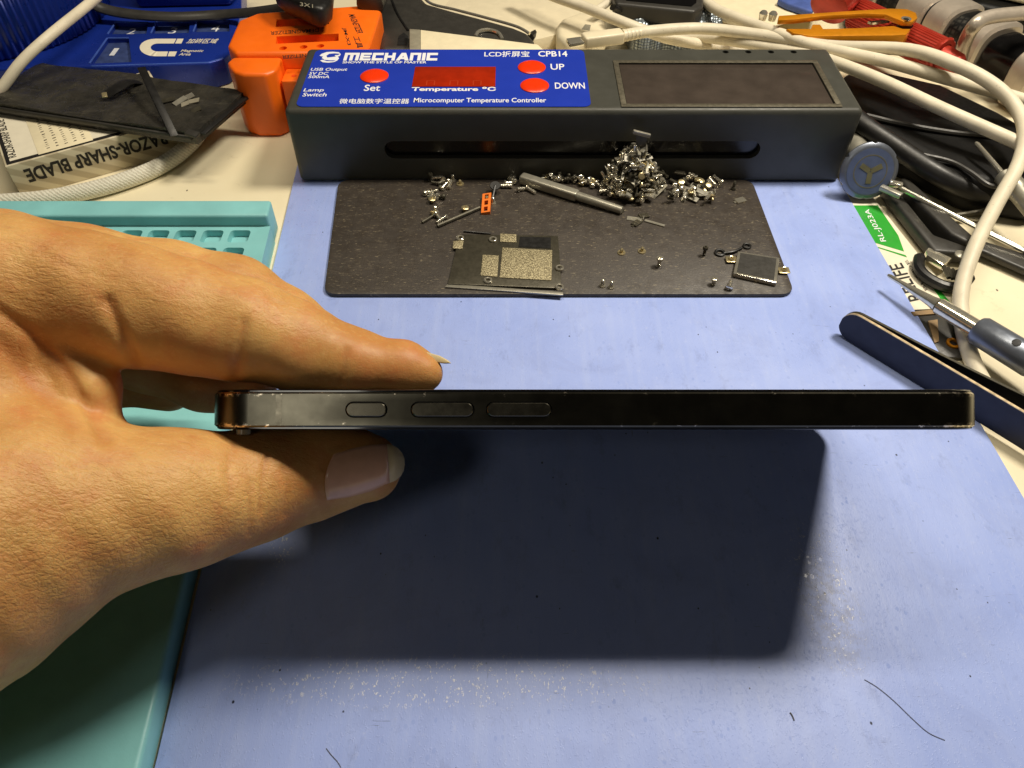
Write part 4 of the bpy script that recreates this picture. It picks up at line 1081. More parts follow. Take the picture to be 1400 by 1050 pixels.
# orange magnetiser
OZ = 3.0
og = thing('magnetiser', 'chunky orange plastic magnetiser block with slots behind the heater box', 'magnetiser', (-9, 33.5, .004))
def oz(px, py, z=OZ): v = G(px, py, z); return Vector((v.x, v.y, z))
top = [oz(320, 100), oz(332, 88), oz(362, 86), oz(372, 80), oz(420, 80), oz(520, 78), oz(521, 12), oz(508, 8), oz(440, 11), oz(348, 18), oz(322, 32), oz(326, 62), oz(333, 76), oz(320, 90)]
base_o = [(-11.35, 30.65), (-11.2, 30.45), (-10.6, 30.4), (-9.9, 30.5), (-9.6, 32.2)]
ob1 = MB()
ob1.prism([(x, y, .004) for x, y in ((-12.2, 32.6), (-11.7, 31.9), (-6.1, 31.95), (-6.0, 36.4), (-6.6, 36.8), (-11.6, 35.9), (-12.3, 35.1))], (0, 0, OZ))
oct_ = MB()
for qd in (((377, 60), (463, 56), (463, 46), (378, 50)), ((377, 37), (450, 33), (450, 24), (378, 27))): oct_.prism([oz(x, y) - Vector((0, 0, .35)) for x, y in qd], (0, 0, 1))
for px in (387, 415, 438): c = oz(px, 66 - (px - 387) * .06); oct_.lathe((c.x, c.y, OZ - .3), (0, 0, 1), [(0, .17), (1, .17)], 12)
ob1.build('body', M['orange'], og, bevel=.18, seg=3, cut=oct_)
lob = MB(); f0 = Vector((-11.05, 30.55, 0))
lob.prism([(x, y, .004) for x, y in ((-11.75, 31.0), (-11.5, 30.6), (-11.0, 30.35), (-10.1, 30.35), (-9.75, 30.7), (-9.7, 31.88), (-11.8, 31.88), (-11.95, 31.4))], (0, 0, OZ - .15)); lob.build('front_grip', M['orange'], og, bevel=.15, seg=3)
MB().prism([(x, y, .6) for x, y in ((-9.68, 30.75), (-8.7, 30.75), (-8.7, 31.88), (-9.68, 31.88))], (0, 0, 1.75)).build('front_step', M['orange'], og, bevel=.1, seg=2)
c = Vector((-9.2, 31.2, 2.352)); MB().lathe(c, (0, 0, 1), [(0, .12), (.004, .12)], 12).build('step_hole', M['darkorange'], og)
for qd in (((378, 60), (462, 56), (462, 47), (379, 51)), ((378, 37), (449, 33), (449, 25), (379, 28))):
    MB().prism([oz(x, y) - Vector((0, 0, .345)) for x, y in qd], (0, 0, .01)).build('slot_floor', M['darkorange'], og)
def otext(b_, o_, r_, u_): return text(b_, o_, r_, u_, M['ink'], og, bold=.008, thick=.005)
a = oz(434, 40); text('DEMAGNETIZER', oz(436, 39), oz(370, 43) - oz(436, 39), oz(434, 44.5) - oz(434, 39.5), M['ink'], og, bold=.01)
text('MAGNETIZER', oz(437, 72), oz(386, 76) - oz(437, 72), oz(437, 77) - oz(437, 72), M['ink'], og, bold=.01)
text('MAGNETIZER', oz(476, 20), oz(488, 46) - oz(476, 20), oz(484, 20) - oz(475, 20), M['ink'], og, bold=.02)
text('JM-X3', oz(467, 38), oz(474, 62) - oz(467, 38), oz(473, 38) - oz(467, 38), M['ink'], og, bold=.02)
text('工具', oz(482, 50), oz(488, 66) - oz(482, 50), oz(491, 50) - oz(482, 50), M['ink'], og, bold=.02)
# black plug hanging over the magnetiser
pg = thing('black_plug', 'black tapered plastic plug with worn pale marks resting on the orange block', 'plug', (*G(425, 30, OZ + .01).xy, OZ + .01))
def kz(px, py, z): v = G(px, py, z); return Vector((v.x, v.y, z))
zk = OZ + .45
pk = MB(); pk.prism([kz(x, y, zk) for x, y in ((372, -12), (380, 12), (392, 22), (412, 30), (430, 40), (446, 40), (456, 30), (458, 8), (455, -20))], (0, 0, .9)); pk.build('plug_body', M['black'], pg, bevel=.25, seg=3)
pk = MB(); pk.prism([kz(x, y, OZ + .012) for x, y in ((420, 18), (448, 18), (448, 34), (424, 32))], (0, 0, .5)); pk.build('plug_tip', M['blackgrey'], pg, bevel=.08)
text('3X1', kz(410, 8, zk + .9), kz(428, 11, zk + .9) - kz(410, 8, zk + .9), kz(410, 3, zk + .9) - kz(410, 8, zk + .9), M['tape'], pg, bold=.0)
# dark cylinder at the top
tag(MB().lathe(G(505, 8, 3.2), (0.1, 1, 0.05), [(0, .4), (.1, .62), (3, .65)], 20).build('dark_cylinder', M['blackgrey'], ang=30), 'end of a dark grey cylinder above the right end of the orange block', 'cylinder')

# ================================================================ BEHIND THE HEATER
# black tool case with a glossy rim
bc = thing('tool_case', 'black moulded plastic case with a modelled highlight along its rim behind the heater box', 'case', (-2.5, 35, .004))
def cz(px, py, z=2.0): v = G(px, py, z); return Vector((v.x, v.y, z))
pl_ = [(517, 68), (514, 30), (518, -25), (560, -25), (585, 3), (620, 13), (662, 24), (705, 36), (722, 43), (731, 52), (733, 68)]
MB().prism([cz(x, y) - Vector((0, 0, 1.996)) for x, y in pl_], (0, 0, 2.0)).build('shell', M['blackgrey'], bc, bevel=.35, seg=4)
MB().tube([cz(572, -14, 2.05), cz(588, 4, 2.05), cz(622, 13, 2.05), cz(664, 24, 2.05), cz(706, 36, 2.05), cz(724, 46, 1.95)], .07, 8).build('rim_highlight', M['steel'], bc)  # bright tube stands in for the gloss highlight along the rim
MB().tube([cz(532, -10, 2.02), cz(543, 18, 2.02), cz(558, 42, 2.02)], .06, 8).build('seam', M['black'], bc)
MB().tube([cz(650, 50, 2.02), cz(655, 43, 2.08), cz(668, 41, 2.1), cz(681, 45, 2.08), cz(687, 54, 2.02)], .09, 8).build('ring_pull', M['steel'], bc)
MB().prism([cz(543, 62, 2.01), cz(545, 50, 2.01), cz(552, 45, 2.01), cz(558, 50, 2.01), cz(556, 62, 2.01)], (0, 0, .02)).build('vent_hole', M['rubber'], bc)
# cream paper leaning behind the unit
pw = [G(560, 66, 2.6), G(738, 66, 2.6), G(732, 61, 2.6), G(575, 41, 2.6), G(560, 40, 2.6)]
pc_ = thing('paper_packet', 'cream paper packet with a taped end behind the blue label', 'packet', (pw[0].x, 32.6, 2.3))
MB().prism([(p.x, p.y, 2.36) for p in (G(575, 70, 2.45), G(745, 70, 2.45), G(735, 61, 2.45), G(575, 41, 2.45))], (0, 0, .1)).build('paper', M['paper'], pc_, bevel=.02)
MB().prism([(p.x, p.y, 2.37) for p in (G(560, 70, 2.45), G(574.6, 70, 2.45), G(574.6, 41, 2.45), G(560, 40, 2.45))], (0, 0, .1)).build('taped_end', M['tape'], pc_, bevel=.02)
# white adaptor and round lid
tag(MB().lathe((*G(700, 22, .5).xy, .004), (0, 0, 1), [(0, 3.6), (.4, 3.7), (.8, 3.6), (.85, 3.0)], 48).build('plastic_disc', M['whiteplastic']), 'flat round white plastic disc lying far behind the black case', 'disc')
wa = thing('white_adaptor', 'rounded white power adaptor behind the heater with a plug beside it', 'adaptor', (*G(795, 40, .5).xy, .004))
MB().prism([(G(x, y, 1.2).x, G(x, y, 1.2).y, .004) for x, y in ((760, 34), (768, 24), (790, 16), (815, 14), (830, 22), (831, 38), (826, 44), (790, 56), (774, 58), (762, 48))], (0, 0, 1.2)).build('housing', M['whiteplastic'], wa, bevel=.3, seg=4)
MB().prism([(G(x, y, 1.21).x, G(x, y, 1.21).y, 1.205) for x, y in ((795, 40), (800, 33), (808, 34), (806, 42))], (0, 0, .004)).build('smudge', M['tape'], wa)
# black wires between case and adaptor
tag(MB().tube([G(655, 13, .2), G(690, 10, .3), G(720, 3, .2), G(745, -8, .2)], .16, 8).build('black_wire', M['black']), 'thin black wire running off from the rim of the black case', 'wire')
tag(MB().tube([G(725, 52, .9), G(733, 45, .6), G(741, 43, .3), G(746, 47, .15)], [.2, .2, .18, .05], 8).build('black_stub', M['black']), 'short black rubber stub at the right end of the black case', 'stub')
# charging cable with plug
def path(ps): return [G(x, y, z) for x, y, z in ps]
uc = thing('charging_cable', 'white charging cable with a metal tipped plug looping round the right side', 'cable', (10, 36, .3))
pA_, pB_, pC_ = G(776, 59, 2.4), G(797, 56, 2.4), G(851, 49, 2.4)
dx_ = (pC_ - pB_).normalized(); sy_ = Vector((-dx_.y, dx_.x, 0))
MB().obox((pA_ + pB_) / 2, (pB_ - pA_) / 2, sy_ * .3, (0, 0, .1)).build('metal_tip', M['steel'], uc, bevel=.06)
MB().obox((pB_ + pC_) / 2, dx_ * ((pC_ - pB_).length / 2), sy_ * .34, (0, 0, .26)).build('plug', M['whiteplastic'], uc, bevel=.1, seg=3)
pD_ = G(888, 43, 2.4); prof = []
L_ = (pD_ - pC_).length
for i in range(7): t = L_ * i / 7; prof += [(t, .27 - i * .006), (t + L_ / 14, .27 - i * .006), (t + L_ / 14 + .01, .20), (t + L_ / 7 - .01, .20)]
MB().lathe(pC_, pD_ - pC_, prof, 16).build('strain_relief', M['whiteplastic'], uc)
MB().tube([pC_, pD_] + path([(960, 39, 2.3), (1040, 48, 2.4), (1130, 63, 2.8), (1240, 68, 3.6), (1310, 90, 3.8), (1358, 116, 3.6), (1388, 146, 3.2), (1401, 180, 2.9), (1392, 225, 2.4), (1362, 280, 1.8), (1332, 340, 1.3), (1314, 400, .7), (1318, 455, .34), (1338, 512, .3), (1372, 560, .3), (1430, 610, .3)]), .255, 14).build('cord', M['cable'], uc)
def wcable(ps, r, label): return tag(MB().tube(path(ps), r, 12).build('white_cable', M['cable']), label, 'cable')
wcable([(715, -22, 2.2), (760, -4, 2.3), (800, 10, 2.3), (850, 30, 2.3), (885, 43, 2.0), (920, 54, 1.6), (980, 64, 1.0), (1040, 75, .5)], .25, 'white cable slanting from the top edge down to the charging plug')
wcable([(952, -14, 2.2), (972, 8, 2.2), (1000, 22, 2.3), (1060, 44, 2.6), (1110, 62, 2.7), (1160, 73, 2.9), (1220, 86, 3.1), (1290, 106, 3.1), (1380, 131, 2.7), (1440, 150, 2.4)], .25, 'white cable crossing under the amber tool and over the black pouch')
wcable([(925, 53, 1.2), (960, 51, 1.5), (1010, 57, 1.9), (1060, 66, 2.1), (1125, 80, 2.5), (1200, 108, 2.8), (1290, 150, 2.8), (1400, 199, 2.5), (1470, 232, 2.2)], .25, 'lowest white cable running along the back of the heater and over the black pouch')
wcable([(845, -8, 1.9), (830, 4, 1.9), (816, 14, 1.8)], .2, 'short white cable end at the top edge behind the long slanting cable')
wcable([(965, 4, 1.2), (985, 22, 1.3), (1010, 28, 1.2)], .22, 'short white cable piece beside the mesh bag')
# mesh bag, dark phone, wrapper
mb_ = MB(); gp = []
nx_, ny_ = 18, 8; rr_ = random.Random(4)
for s2 in (1, 0):
    for j in range(ny_ + 1):
        for i in range(nx_ + 1):
            px = 868 + (990 - 868) * i / nx_ - 12 * j / ny_; py = 42 - 28 * j / ny_ + 4 * sin(i * .7)
            z = 1.2 + .25 * sin(i * .9 + j) * sin(j * 1.3) + .6 * sin(pi * j / ny_)
            v = G(px, py, 1.4); mb_.v.append(Vector((v.x, v.y, z if s2 else .02)))
n1 = nx_ + 1; NN = n1 * (ny_ + 1)
for j in range(ny_):
    for i in range(nx_):
        q_ = (j * n1 + i, j * n1 + i + 1, (j + 1) * n1 + i + 1, (j + 1) * n1 + i); mb_.f += [q_, tuple(x + NN for x in q_[::-1])]
ring = list(range(n1)) + [j * n1 + nx_ for j in range(1, ny_ + 1)] + [ny_ * n1 + i for i in range(nx_ - 1, -1, -1)] + [j * n1 for j in range(ny_ - 1, 0, -1)]
for a, c in zip(ring, ring[1:] + ring[:1]): mb_.f.append((a, a + NN, c + NN, c))
tag(mb_.build('mesh_bag', M['bubble'], ang=70), 'crumpled silver mesh bag behind the charging cable', 'bag')
dp = thing('spare_phone', 'corner of a dark phone in a grey case at the top edge', 'phone', (*G(900, 0, 2).xy, 1.5))
MB().prism([(G(x, y, 2.4).x, G(x, y, 2.4).y, 1.6) for x, y in ((842, 4), (950, 15), (962, 8), (964, -30), (830, -30))], (0, 0, .8)).build('case', M['blackgrey'], dp, bevel=.15, seg=3)
MB().prism([(G(x, y, 2.41).x, G(x, y, 2.41).y, 2.403) for x, y in ((856, 1), (945, 9), (952, 4), (954, -28), (850, -28))], (0, 0, .03)).build('glass', M['blackgloss'], dp)
tag(MB().tube([G(858, 26, 1.2), G(845, 14, 2), G(838, 10, 2.2)], .3, 10, flat=.5).build('black_clip', M['black']), 'black plastic strap end beside the mesh bag', 'strap')
tag(MB().prism([G(x, y, .9) for x, y in ((975, 2), (970, 20), (1005, 20), (1055, 38), (1075, 32), (1120, 26), (1130, -30), (960, -30))], (0, 0, .06)).build('cream_sheet', M['paper']), 'flat cream sheet of paper lying beyond the amber tool', 'paper')
tag(MB().prism([G(x, y, 1.0) for x, y in ((1061, 7), (1075, 14), (1108, 25), (1116, 10), (1122, -20), (1098, -8), (1066, 3))], (0, 0, .35)).build('blue_wrapper', M['denim'], bevel=.1, seg=3), 'crumpled blue wrapper on the cream sheet near the top edge', 'wrapper')
tag(MB().lathe(G(1024, 55, .4), (1, -.2, 0), [(0, .1), (.1, .25), (1.2, .3), (1.4, .15)], 10).build('dark_scrap', M['darkmetal']), 'dark metal scrap lying between the white cables', 'scrap')

# ================================================================ RIGHT BACKGROUND
# amber folding tool: two thin arms joined by a pivot
AZ = 3.0
am = thing('amber_tool', 'amber anodised folding tool with a pivot hole lying over the cables', 'folding tool', (*G(1160, 45, 2).xy, 2.0))
def az(px, py, z=AZ): return G(px, py, z)
arm1 = [(1063, 28), (1150, 22), (1215, 18), (1238, 19), (1250, 24), (1252, 31), (1246, 36), (1233, 36), (1222, 32), (1208, 26), (1180, 25), (1125, 28), (1085, 33), (1062, 34)]
MB().prism([az(x, y) for x, y in arm1], (0, 0, .22)).build('upper_arm', M['amber'], am, bevel=.04)
arm2 = [(1075, 38), (1109, 38), (1111, 32), (1122, 32), (1126, 38), (1172, 37), (1222, 34), (1235, 38), (1246, 38), (1240, 46), (1220, 47), (1110, 48), (1085, 44)]
MB().prism([az(x, y) - Vector((0, 0, .75)) for x, y in arm2], (0, 0, .72)).build('lower_arm', M['amber'], am, bevel=.05)
hcen = az(1239, 26, AZ + .223); MB().lathe(hcen, (0, 0, 1), [(0, .22), (.03, .22), (.05, .15)], 18).build('pivot', M['steel'], am)
hcen = az(1239, 26, AZ + .275); MB().lathe(hcen, (0, 0, 1), [(0, .12), (.004, .12)], 12).build('pivot_socket', M['rubber'], am)
MB().prism([az(x, y, AZ - .3) for x, y in ((1186, 32), (1206, 30), (1216, 31), (1205, 33), (1190, 34))], (0, 0, .1)).build('blade', M['steel'], am)
for px, py in ((1042, 27), (1055, 28)): MB().lathe(az(px, py, AZ - .4), (0, 0, 1), [(0, .16), (.3, .2), (.4, .12)], 12).build('rivet', M['steel'], am)
MB().prism([az(x, y, AZ - .74) for x, y in ((1221.5, 47), (1240, 46), (1243, 50), (1223, 53))], (0, 0, .5)).build('end_notch', M['rubber'], am)
# red ribbed cylinder
r0, r1 = G(1180, 24, 2.0), G(1286, 76, 2.0)
rd = thing('red_cylinder', 'red anodised ribbed metal cylinder under the amber tool', 'cylinder', (*r1.xy, 1.6))
RLn = (r1 - r0).length
MB().lathe(r0, r1 - r0, [(-.4, .72), (0, .74), (RLn - .1, .74)], 216, rib=72, ribd=.035).build('ribbed_barrel', M['red'], rd, ang=25)
MB().lathe(r1 - (r1 - r0).normalized() * .1, r1 - r0, [(0, .78), (.12, .8), (.2, .74), (.21, .55), (.05, .5)], 48, rib=24, ribd=.04).build('end_ring', M['red'], rd, ang=25)
MB().lathe(r1, r1 - r0, [(0, .5), (.9, .45), (1.1, .3)], 20).build('nose', M['red'], rd)
tag(MB().lathe(G(1132, 12, 2.6), (.35, .4, .25), [(0, .7), (.1, .95), (1.5, 1.0), (1.6, .8)], 40, rib=0).build('red_fitting', M['red']), 'red metal fitting near the top edge left of the silver grips', 'fitting')
# grips: silver collars with knurled bands on one shaft
def grip(name, label, a, b_, segs, group='silver and black tool grips at the top right'):
    T = thing(name, label, 'tool grip', (*a.xy, 0), group); L = (b_ - a).length; ax = (b_ - a).normalized(); t = 0
    for frac, r, mat, nm in segs:
        l = L * frac
        m = MB(); m.lathe(a + ax * t, ax, [(0.0, r * .9), (min(.12, l * .2), r), (l - min(.12, l * .2), r), (l - .002, r * .9)], 40, sq=3.2); m.build(nm, M[mat], T, ang=35); t += l
    return T
grip('tool_grip', 'long tool grip of silver collars and knurled black bands at the top right', G(1180, -24, 1.35), G(1425, 112, 1.35),
     ((.19, 1.2, 'silver', 'collar'), (.12, 1.1, 'knurl', 'knurled_band'), (.15, 1.28, 'silver', 'collar'), (.012, 1.18, 'rubber', 'groove'), (.11, 1.34, 'silver', 'collar'), (.11, 1.16, 'knurl', 'knurled_band'),
      (.08, 1.4, 'silver', 'collar'), (.15, 1.1, 'blackgloss', 'barrel'), (.10, 1.36, 'silver', 'collar')), None)
tag(MB().tube([G(1312, 88, 1.2), G(1318, 62, 2.4), G(1330, 38, 3.6), G(1350, 24, 3.9), G(1400, 18, 3.9), G(1450, 14, 3.9)], .3, 14, flat=.7).build('bent_bar', M['silver']), 'bent silver metal bar arching between the tool grips', 'bar')
tag(MB().prism([(G(x, y, 1.0).x, G(x, y, 1.0).y, .004) for x, y in ((1160, 18), (1215, 12), (1300, 2), (1345, 6), (1420, 22), (1500, 40), (1500, -60), (1150, -60))], (0, 0, 1.0)).build('black_bag', M['pouch'], bevel=.4, seg=4), 'flat black bag lying behind the silver tool grip', 'bag')
tag(MB().prism([G(x, y, 1.1) for x, y in ((1345, -6), (1400, 6), (1440, 12), (1440, -14), (1350, -16))], (0, 0, .3)).build('cream_block', M['paper'], bevel=.08), 'cream coloured block on the black bag at the top right corner', 'block')
# black pouch
bpch = thing('black_pouch', 'glossy black pouch bulging beside the right end of the heater', 'pouch', (18, 28, .004))
po = [(1150, 96), (1200, 92), (1290, 112), (1370, 150), (1440, 190), (1440, 262), (1385, 254), (1330, 244), (1270, 214), (1215, 184), (1183, 166)]
MB().prism([(G(x, y, 1.6).x, G(x, y, 1.6).y, .004) for x, y in po], (0, 0, 1.6)).build('pouch_body', M['pouch'], bpch, bevel=.5, seg=5)
MB().tube(path([(1184, 158, 1.72), (1240, 171, 1.72), (1300, 181, 1.7), (1360, 187, 1.68), (1430, 192, 1.6)]), .11, 8).build('flap_edge', M['blackgrey'], bpch)
MB().tube(path([(1262, 212, 1.68), (1300, 221, 1.68), (1328, 236, 1.68), (1352, 253, 1.6), (1375, 256, 1.5)]), .09, 8).build('piping', M['blackgrey'], bpch)
tag(MB().tube(path([(1165, 158, 1.9), (1190, 178, 1.75), (1232, 206, 1.5), (1275, 234, 1.3), (1312, 254, 1.05), (1345, 264, .9), (1385, 264, .9), (1430, 258, .9)]), .39, 14).build('black_strap', M['black']), 'thick rounded charcoal strap lying along the front of the black pouch', 'strap')
# screwdriver with round cap beside the heater
M['capmetal'] = plain('slate_metal', rgb(122, 128, 140), .34, .6, var=.08)
M['dullgold'] = plain('dull_gold_print', rgb(128, 124, 96), .4, .4, var=.1)
sd_ = thing('cap_screwdriver', 'screwdriver with a round notched metal cap at the right end of the heater', 'screwdriver', (13.8, 25.6, .152))
ca = Vector((13.75, 25.75, 1.28)); axd = Vector((-.05, -1.0, .42)).normalized()
cut_ = MB()
sxx = axd.cross(Vector((0, 0, 1))).normalized(); syy = sxx.cross(axd).normalized()
if syy.z < 0: syy = -syy
for a in (90, 210, 330, 30, 150, 270): cut_.lathe(ca + (sxx * cos(rad(a)) + syy * sin(rad(a))) * 1.15 - axd * .5, axd, [(0, .12), (1.5, .12)], 10)
MB().lathe(ca - axd * .14, axd, [(0, .75), (.04, 1.02), (.1, 1.09), (.17, 1.08), (.25, .98), (.27, .9)], 60).build('cap', M['capmetal'], sd_, cut=cut_)
zf = ca + axd * .134
m = MB(); n = 40
rs = [[zf + (sxx * cos(2 * pi * i / n) + syy * sin(2 * pi * i / n)) * r - axd * h for i in range(n)] for r, h in ((.62, .002), (.60, .002))]
def disc(r0, r1, h0, h1, nm, mt):
    mm = MB(); rs = [[zf + (sxx * cos(2 * pi * i / n) + syy * sin(2 * pi * i / n)) * r + axd * h for i in range(n)] for r, h in ((r0, h0), (r1, h0), (r1, h1), (r0, h1), (r0, h0))]
    mm.rings(rs, cap=False); return mm.build(nm, M[mt], sd_)
disc(.60, .635, 0.0, .012, 'badge_ring', 'dullgold')
M['badge'] = plain('badge_reflection', rgb(112, 126, 164), .34, .5, var=.1)  # blue of the mat's reflection on the cap, put into the colour
MB().lathe(zf - axd * .01, axd, [(0, .88), (.014, .88), (.016, .8)], 40).build('badge', M['badge'], sd_)
for a in (30, 150, 270):
    d_ = sxx * cos(rad(a)) + syy * sin(rad(a)); e_ = axd.cross(d_)
    MB().obox(zf + d_ * .24 + axd * .014, d_ * .22, e_ * .1, axd * .006).build('badge_mark', M['dullgold'], sd_)
MB().lathe(ca - axd * .12, -axd + Vector((0, 0, .30)), [(0, .3), (.4, .34), (1.0, .30), (1.4, .5), (4.8, .55), (5.2, .4)], 24, ).build('handle', M['greymetal'], sd_)
# green and white card pack
rl = thing('card_pack', 'green and white printed blade pack half under the right edge of the mat', 'pack', (14, 22, .004))
qa, qb, qc, qd_ = G(1160, 268, .004), G(1186, 266, .004), G(1312, 424, .004), G(1246, 428, .004)
dirp = (qd_ - qa).normalized()
tpz = .13
qa_, qd2 = qa + Vector((-.3, 0, 0)), qd_ + Vector((-.4, 0, 0))
MB().prism([qa_, qb, qc, qd2], (0, 0, .126)).build('card', M['card'], rl)
def rz2(px, py): v = G(px, py, tpz); return Vector((v.x, v.y, tpz + .002))
MB().prism([rz2(1165, 281), rz2(1200, 281), rz2(1228, 322), rz2(1236, 344), rz2(1196, 332)], (0, 0, .006)).build('green_band', M['green'], rl)
MB().prism([rz2(1198, 337), rz2(1238, 349), rz2(1240, 352), rz2(1200, 339)], (0, 0, .006)).build('green_line', M['green'], rl)
MB().prism([rz2(1254, 364), rz2(1262, 370), rz2(1303, 418), rz2(1291, 416)], (0, 0, .006)).build('green_edge', M['green'], rl)
text('RL-J023A', rz2(1214, 330) + Vector((0, 0, .007)), rz2(1190, 286) - rz2(1214, 330), (rz2(1203, 333) - rz2(1214, 330)) * .9 * -1 if False else (rz2(1201, 328) - rz2(1214, 327)) * .75, M['white'], rl, bold=.005, thick=.004)
text('RELIFE', rz2(1262, 409), rz2(1231, 357) - rz2(1262, 409), rz2(1214, 361) - rz2(1230, 355), M['ink'], rl, bold=.01, thick=.008, shear=.2)
text('BLADE', rz2(1268, 396), rz2(1240, 355) - rz2(1268, 396), (rz2(1237, 357) - rz2(1240, 355)), M['greyink'], rl, thick=.008)
# brown board and brass ring under the silver driver
br = thing('brown_board', 'small brown circuit board scrap under the silver driver at the mat edge', 'board', (*G(1285, 455, 0).xy, .004))
MB().prism([G(x, y, .004) for x, y in ((1244, 427), (1312, 430), (1330, 495), (1282, 490))], (0, 0, .12)).build('board', M['blackgrey'], br, bevel=.02)
MB().prism([G(x, y, .126) for x, y in ((1245, 428), (1281, 424), (1282, 430), (1249, 433))], (0, 0, .06)).build('tan_edge', M['tanboard'], br)
MB().prism([G(x, y, .126) for x, y in ((1268, 440), (1281, 438), (1283, 468), (1277, 470))], (0, 0, .05)).build('tan_strip', M['tanboard'], br)
c = G(1303, 470, .13); m = MB(); n = 20
rs = [[Vector((c.x + cos(2 * pi * i / n) * a, c.y + sin(2 * pi * i / n) * a, .128 + h)) for i in range(n)] for a, h in ((.13, 0), (.22, 0), (.22, .06), (.13, .06), (.13, 0))]
m.rings(rs, cap=False).build('brass_ring', M['amber'], br)
# adjustable black pliers
pk = thing('black_pliers', 'black metal pliers with a toothed jaw beside the green card pack', 'pliers', (*G(1290, 350, 0).xy, .004))
def lz(px, py, z): v = G(px, py, z); return Vector((v.x, v.y, z))
MB().prism([lz(x, y, .1) for x, y in ((1200, 268), (1212, 262), (1270, 335), (1318, 352), (1322, 362), (1270, 358))], (0, 0, .5)).build('arm', M['blackgrey'], pk, bevel=.12, seg=3)
MB().prism([lz(x, y, .12) for x, y in ((1222, 262), (1236, 266), (1322, 345), (1312, 352), (1290, 340), (1240, 290))], (0, 0, .7)).build('arm', M['blackgrey'], pk, bevel=.12, seg=3)
MB().prism([lz(x, y, .05) for x, y in ((1222, 275), (1240, 280), (1300, 345), (1275, 340))], (0, 0, .2)).build('inner_web', M['rubber'], pk)
MB().tube([lz(x, y, .35) for x, y in ((1257, 352), (1256, 366), (1268, 380), (1292, 392), (1312, 392), (1325, 380))], .2, 10).build('jaw', M['black'], pk)
MB().prism([lz(x, y, .3) for x, y in ((1262, 350), (1266, 345), (1298, 360), (1286, 370), (1264, 356))], (0, 0, .25)).build('jaw_plate', M['steel'], pk, bevel=.04)
for i in range(5):
    a = lz(1290 + i * 6, 364 + i * 2.2, .5); b_ = lz(1297 + i * 5.5, 380 + i * 1.2, .5)
    MB().tube([a, a.lerp(b_, .5), b_], .07, 6).build('tooth', M['darkmetal'], pk)
MB().lathe(lz(1314, 349, .83), (0, 0, 1), [(0, .22), (.05, .22), (.1, .12)], 16).build('rivet', M['greymetal'], pk)
MB().prism([lz(x, y, .15) for x, y in ((1312, 330), (1330, 334), (1420, 362), (1430, 392), (1340, 352), (1318, 350))], (0, 0, .3)).build('handle', M['blackgrey'], pk, bevel=.1, seg=3)
# thin silver rod
sr = thing('silver_rod', 'thin bright silver rod with a crimped end lying past the pliers', 'rod', (*G(1300, 300, 0).xy, .3))
MB().tube([G(1232, 258, .95), G(1310, 298, .75), G(1420, 352, .5)], .1, 10).build('rod', M['steel'], sr)
MB().obox(G(1225, 252, 1.0), (.22, -.1, 0), (.05, .12, 0), (0, 0, .1)).build('crimp', M['steel'], sr, bevel=.05)
MB().obox(G(1218, 262, .9), (.3, -.3, 0), (.09, .08, 0), (0, 0, .1)).build('clamp', M['greymetal'], sr, bevel=.04)
# second driver: pin and collar beside the cable
dv = thing('pin_driver', 'grey precision driver with a thin pin tip half behind the white cable', 'driver', (*G(1390, 260, 1).xy, .6))
a, b_ = G(1334, 195, 2.2), G(1371, 238, 1.9); ax = (b_ - a).normalized()
MB().lathe(a, ax, [(0, .06), (.1, .09), ((b_ - a).length, .1)], 12).build('pin_tip', M['steel'], dv)
MB().lathe(b_, ax, [(0, .25), (.08, .36), (.9, .4), (1.0, .34), (4, .36)], 20).build('collar', M['greymetal'], dv)
tag(MB().tube([G(1295, 296, .3), G(1330, 291, .4), G(1346, 288, .5), G(1372, 280, .6)], .1, 8).build('hook_tool', M['darkmetal']), 'thin dark hooked probe lying under the black strap', 'probe')
# silver precision screwdriver
ps_ = thing('silver_driver', 'bright silver precision screwdriver with a grey handle at the right edge of the mat', 'screwdriver', (*G(1330, 450, .5).xy, .16))
a, b_ = G(1214, 376, .75), G(1336, 450, 1.0); ax = (b_ - a).normalized(); L_ = (b_ - a).length
tL = (G(1284, 418, .9) - a).length
MB().lathe(a, ax, [(0, .05), (.1, .075), (.5, .08), (tL - .3, .18), (tL - .05, .23)], 18).build('tip', M['steel'], ps_)
MB().lathe(a + ax * (tL - .04), ax, [(0, .2), (.05, .27), (L_ - tL, .28)], 24).build('shaft', M['steel'], ps_)
e_ = a + ax * L_
MB().lathe(e_ - ax * .02, ax, [(0, .4), (.12, .47), (1.9, .48), (2.0, .44)], 28).build('handle', M['capmetal'], ps_)
hs = G(1387, 475, 1.45)
MB().lathe(e_ + ax * 1.98, ax, [(0, .38), (.1, .42), (.9, .42), (.95, .55), (5, .56)], 24).build('grip', M['blackgrey'], ps_)
sn = ax.cross(Vector((0, 0, 1))).normalized(); nn = sn.cross(ax)
hd = (nn * .8 - Vector((0, 1, 0)) * .55); hd = (hd - ax * hd.dot(ax)).normalized()
MB().lathe(e_ + ax * 1.25 + hd * .465, hd, [(0, .13), (.02, .13), (.03, .08)], 16).build('set_screw', M['rubber'], ps_)  # black disc stands for a hole in the handle, its shade as colour
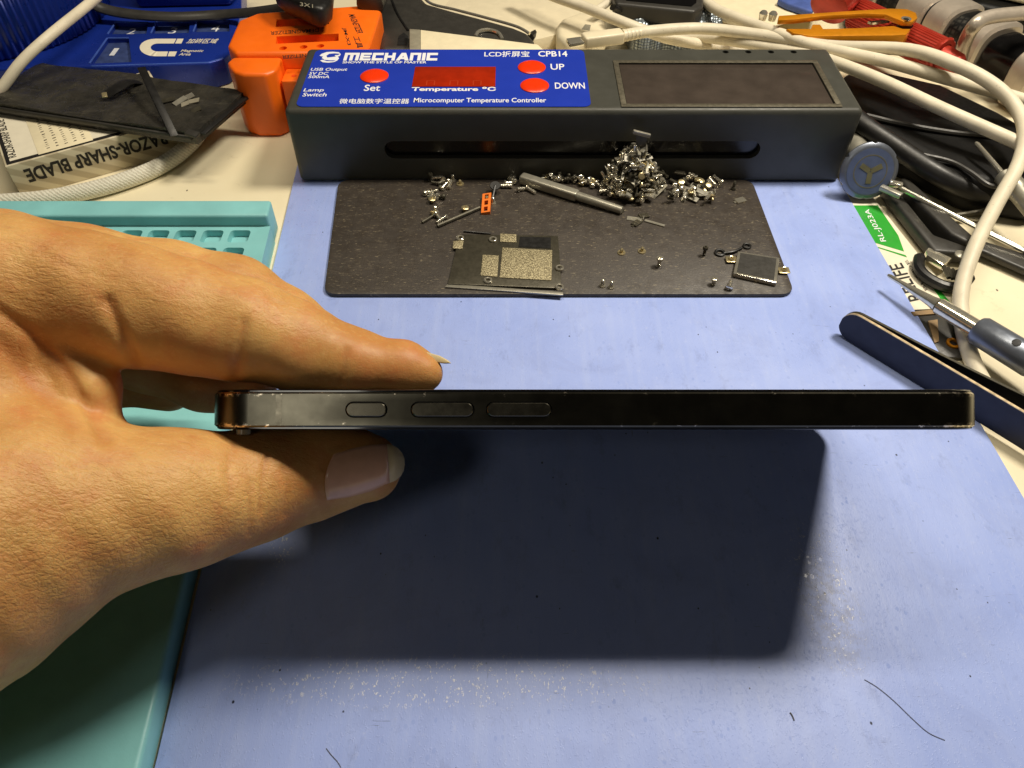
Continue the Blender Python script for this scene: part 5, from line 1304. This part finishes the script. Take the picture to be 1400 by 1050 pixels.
# dark tweezers standing on edge
tw = thing('tweezers', 'dark navy tweezers with a worn rounded tail lying on the right of the mat', 'tweezers', (12.5, 15.8, .16))
def band(pts, h, th_, lean, z0=.16):
    P2 = [Vector(p) for p in pts]; rsx = []
    for i, p in enumerate(P2):
        t = (P2[min(i + 1, len(P2) - 1)] - P2[max(i - 1, 0)]).normalized(); nrm = Vector((-t.y, t.x, 0))
        hh = h[i]; zc = (z0 + max(h) / 2 + z0 + 0) if False else z0 + max(h) / 2
        b0 = p + Vector((0, 0, zc - hh / 2)); t0_ = p + nrm * lean * hh + Vector((0, 0, zc + hh / 2))
        rsx.append([b0, t0_, t0_ + nrm * th_, b0 + nrm * th_])
    return rsx
S0 = G(1141, 456, .16); S1 = G(1400, 616, .16); dirt_ = (S1 - S0); 
LT = dirt_.length; tA = [0.02, .05, .1, .17, .26, .36, .5, .2 * LT, .4 * LT, .6 * LT, .8 * LT, LT, 1.3 * LT, 1.7 * LT]
ptsA = [S0 + dirt_ * (t / LT) + Vector((0, 0, -.16)) for t in tA]
hA = [2 * math.sqrt(max(0, .25 - (.5 - t) ** 2)) for t in tA[:7]] + [1.02, 1.03, 1.04, 1.05, 1.06, .9, .4]
face = MB().rings(band(ptsA, hA, .07, .10)); face.build('arm', M['navy'], tw)
def topedge(pts, h, th_, lean, mat):
    r = []
    for a_ in band(pts, h, th_, lean): 
        t = a_[1]; u = a_[2]; d = (u - t); r.append([t + Vector((0, 0, .004)), u + d * .25 + Vector((0, 0, .004)), u + d * .25 + Vector((0, 0, .03)), t + Vector((0, 0, .03))])
    return MB().rings(r).build('worn_edge', M[mat], tw)
topedge(ptsA, hA, .07, .10, 'tan')
nA = Vector((-dirt_.y, dirt_.x, 0)).normalized()
ptsB = [p + nA * (.09 + .03 + max(0, i - 6) ** 1.5 * .055) for i, p in enumerate(ptsA)]
MB().rings(band(ptsB, hA, .07, .10)).build('arm', M['black'], tw)
topedge(ptsB, hA, .07, .10, 'darkmetal')
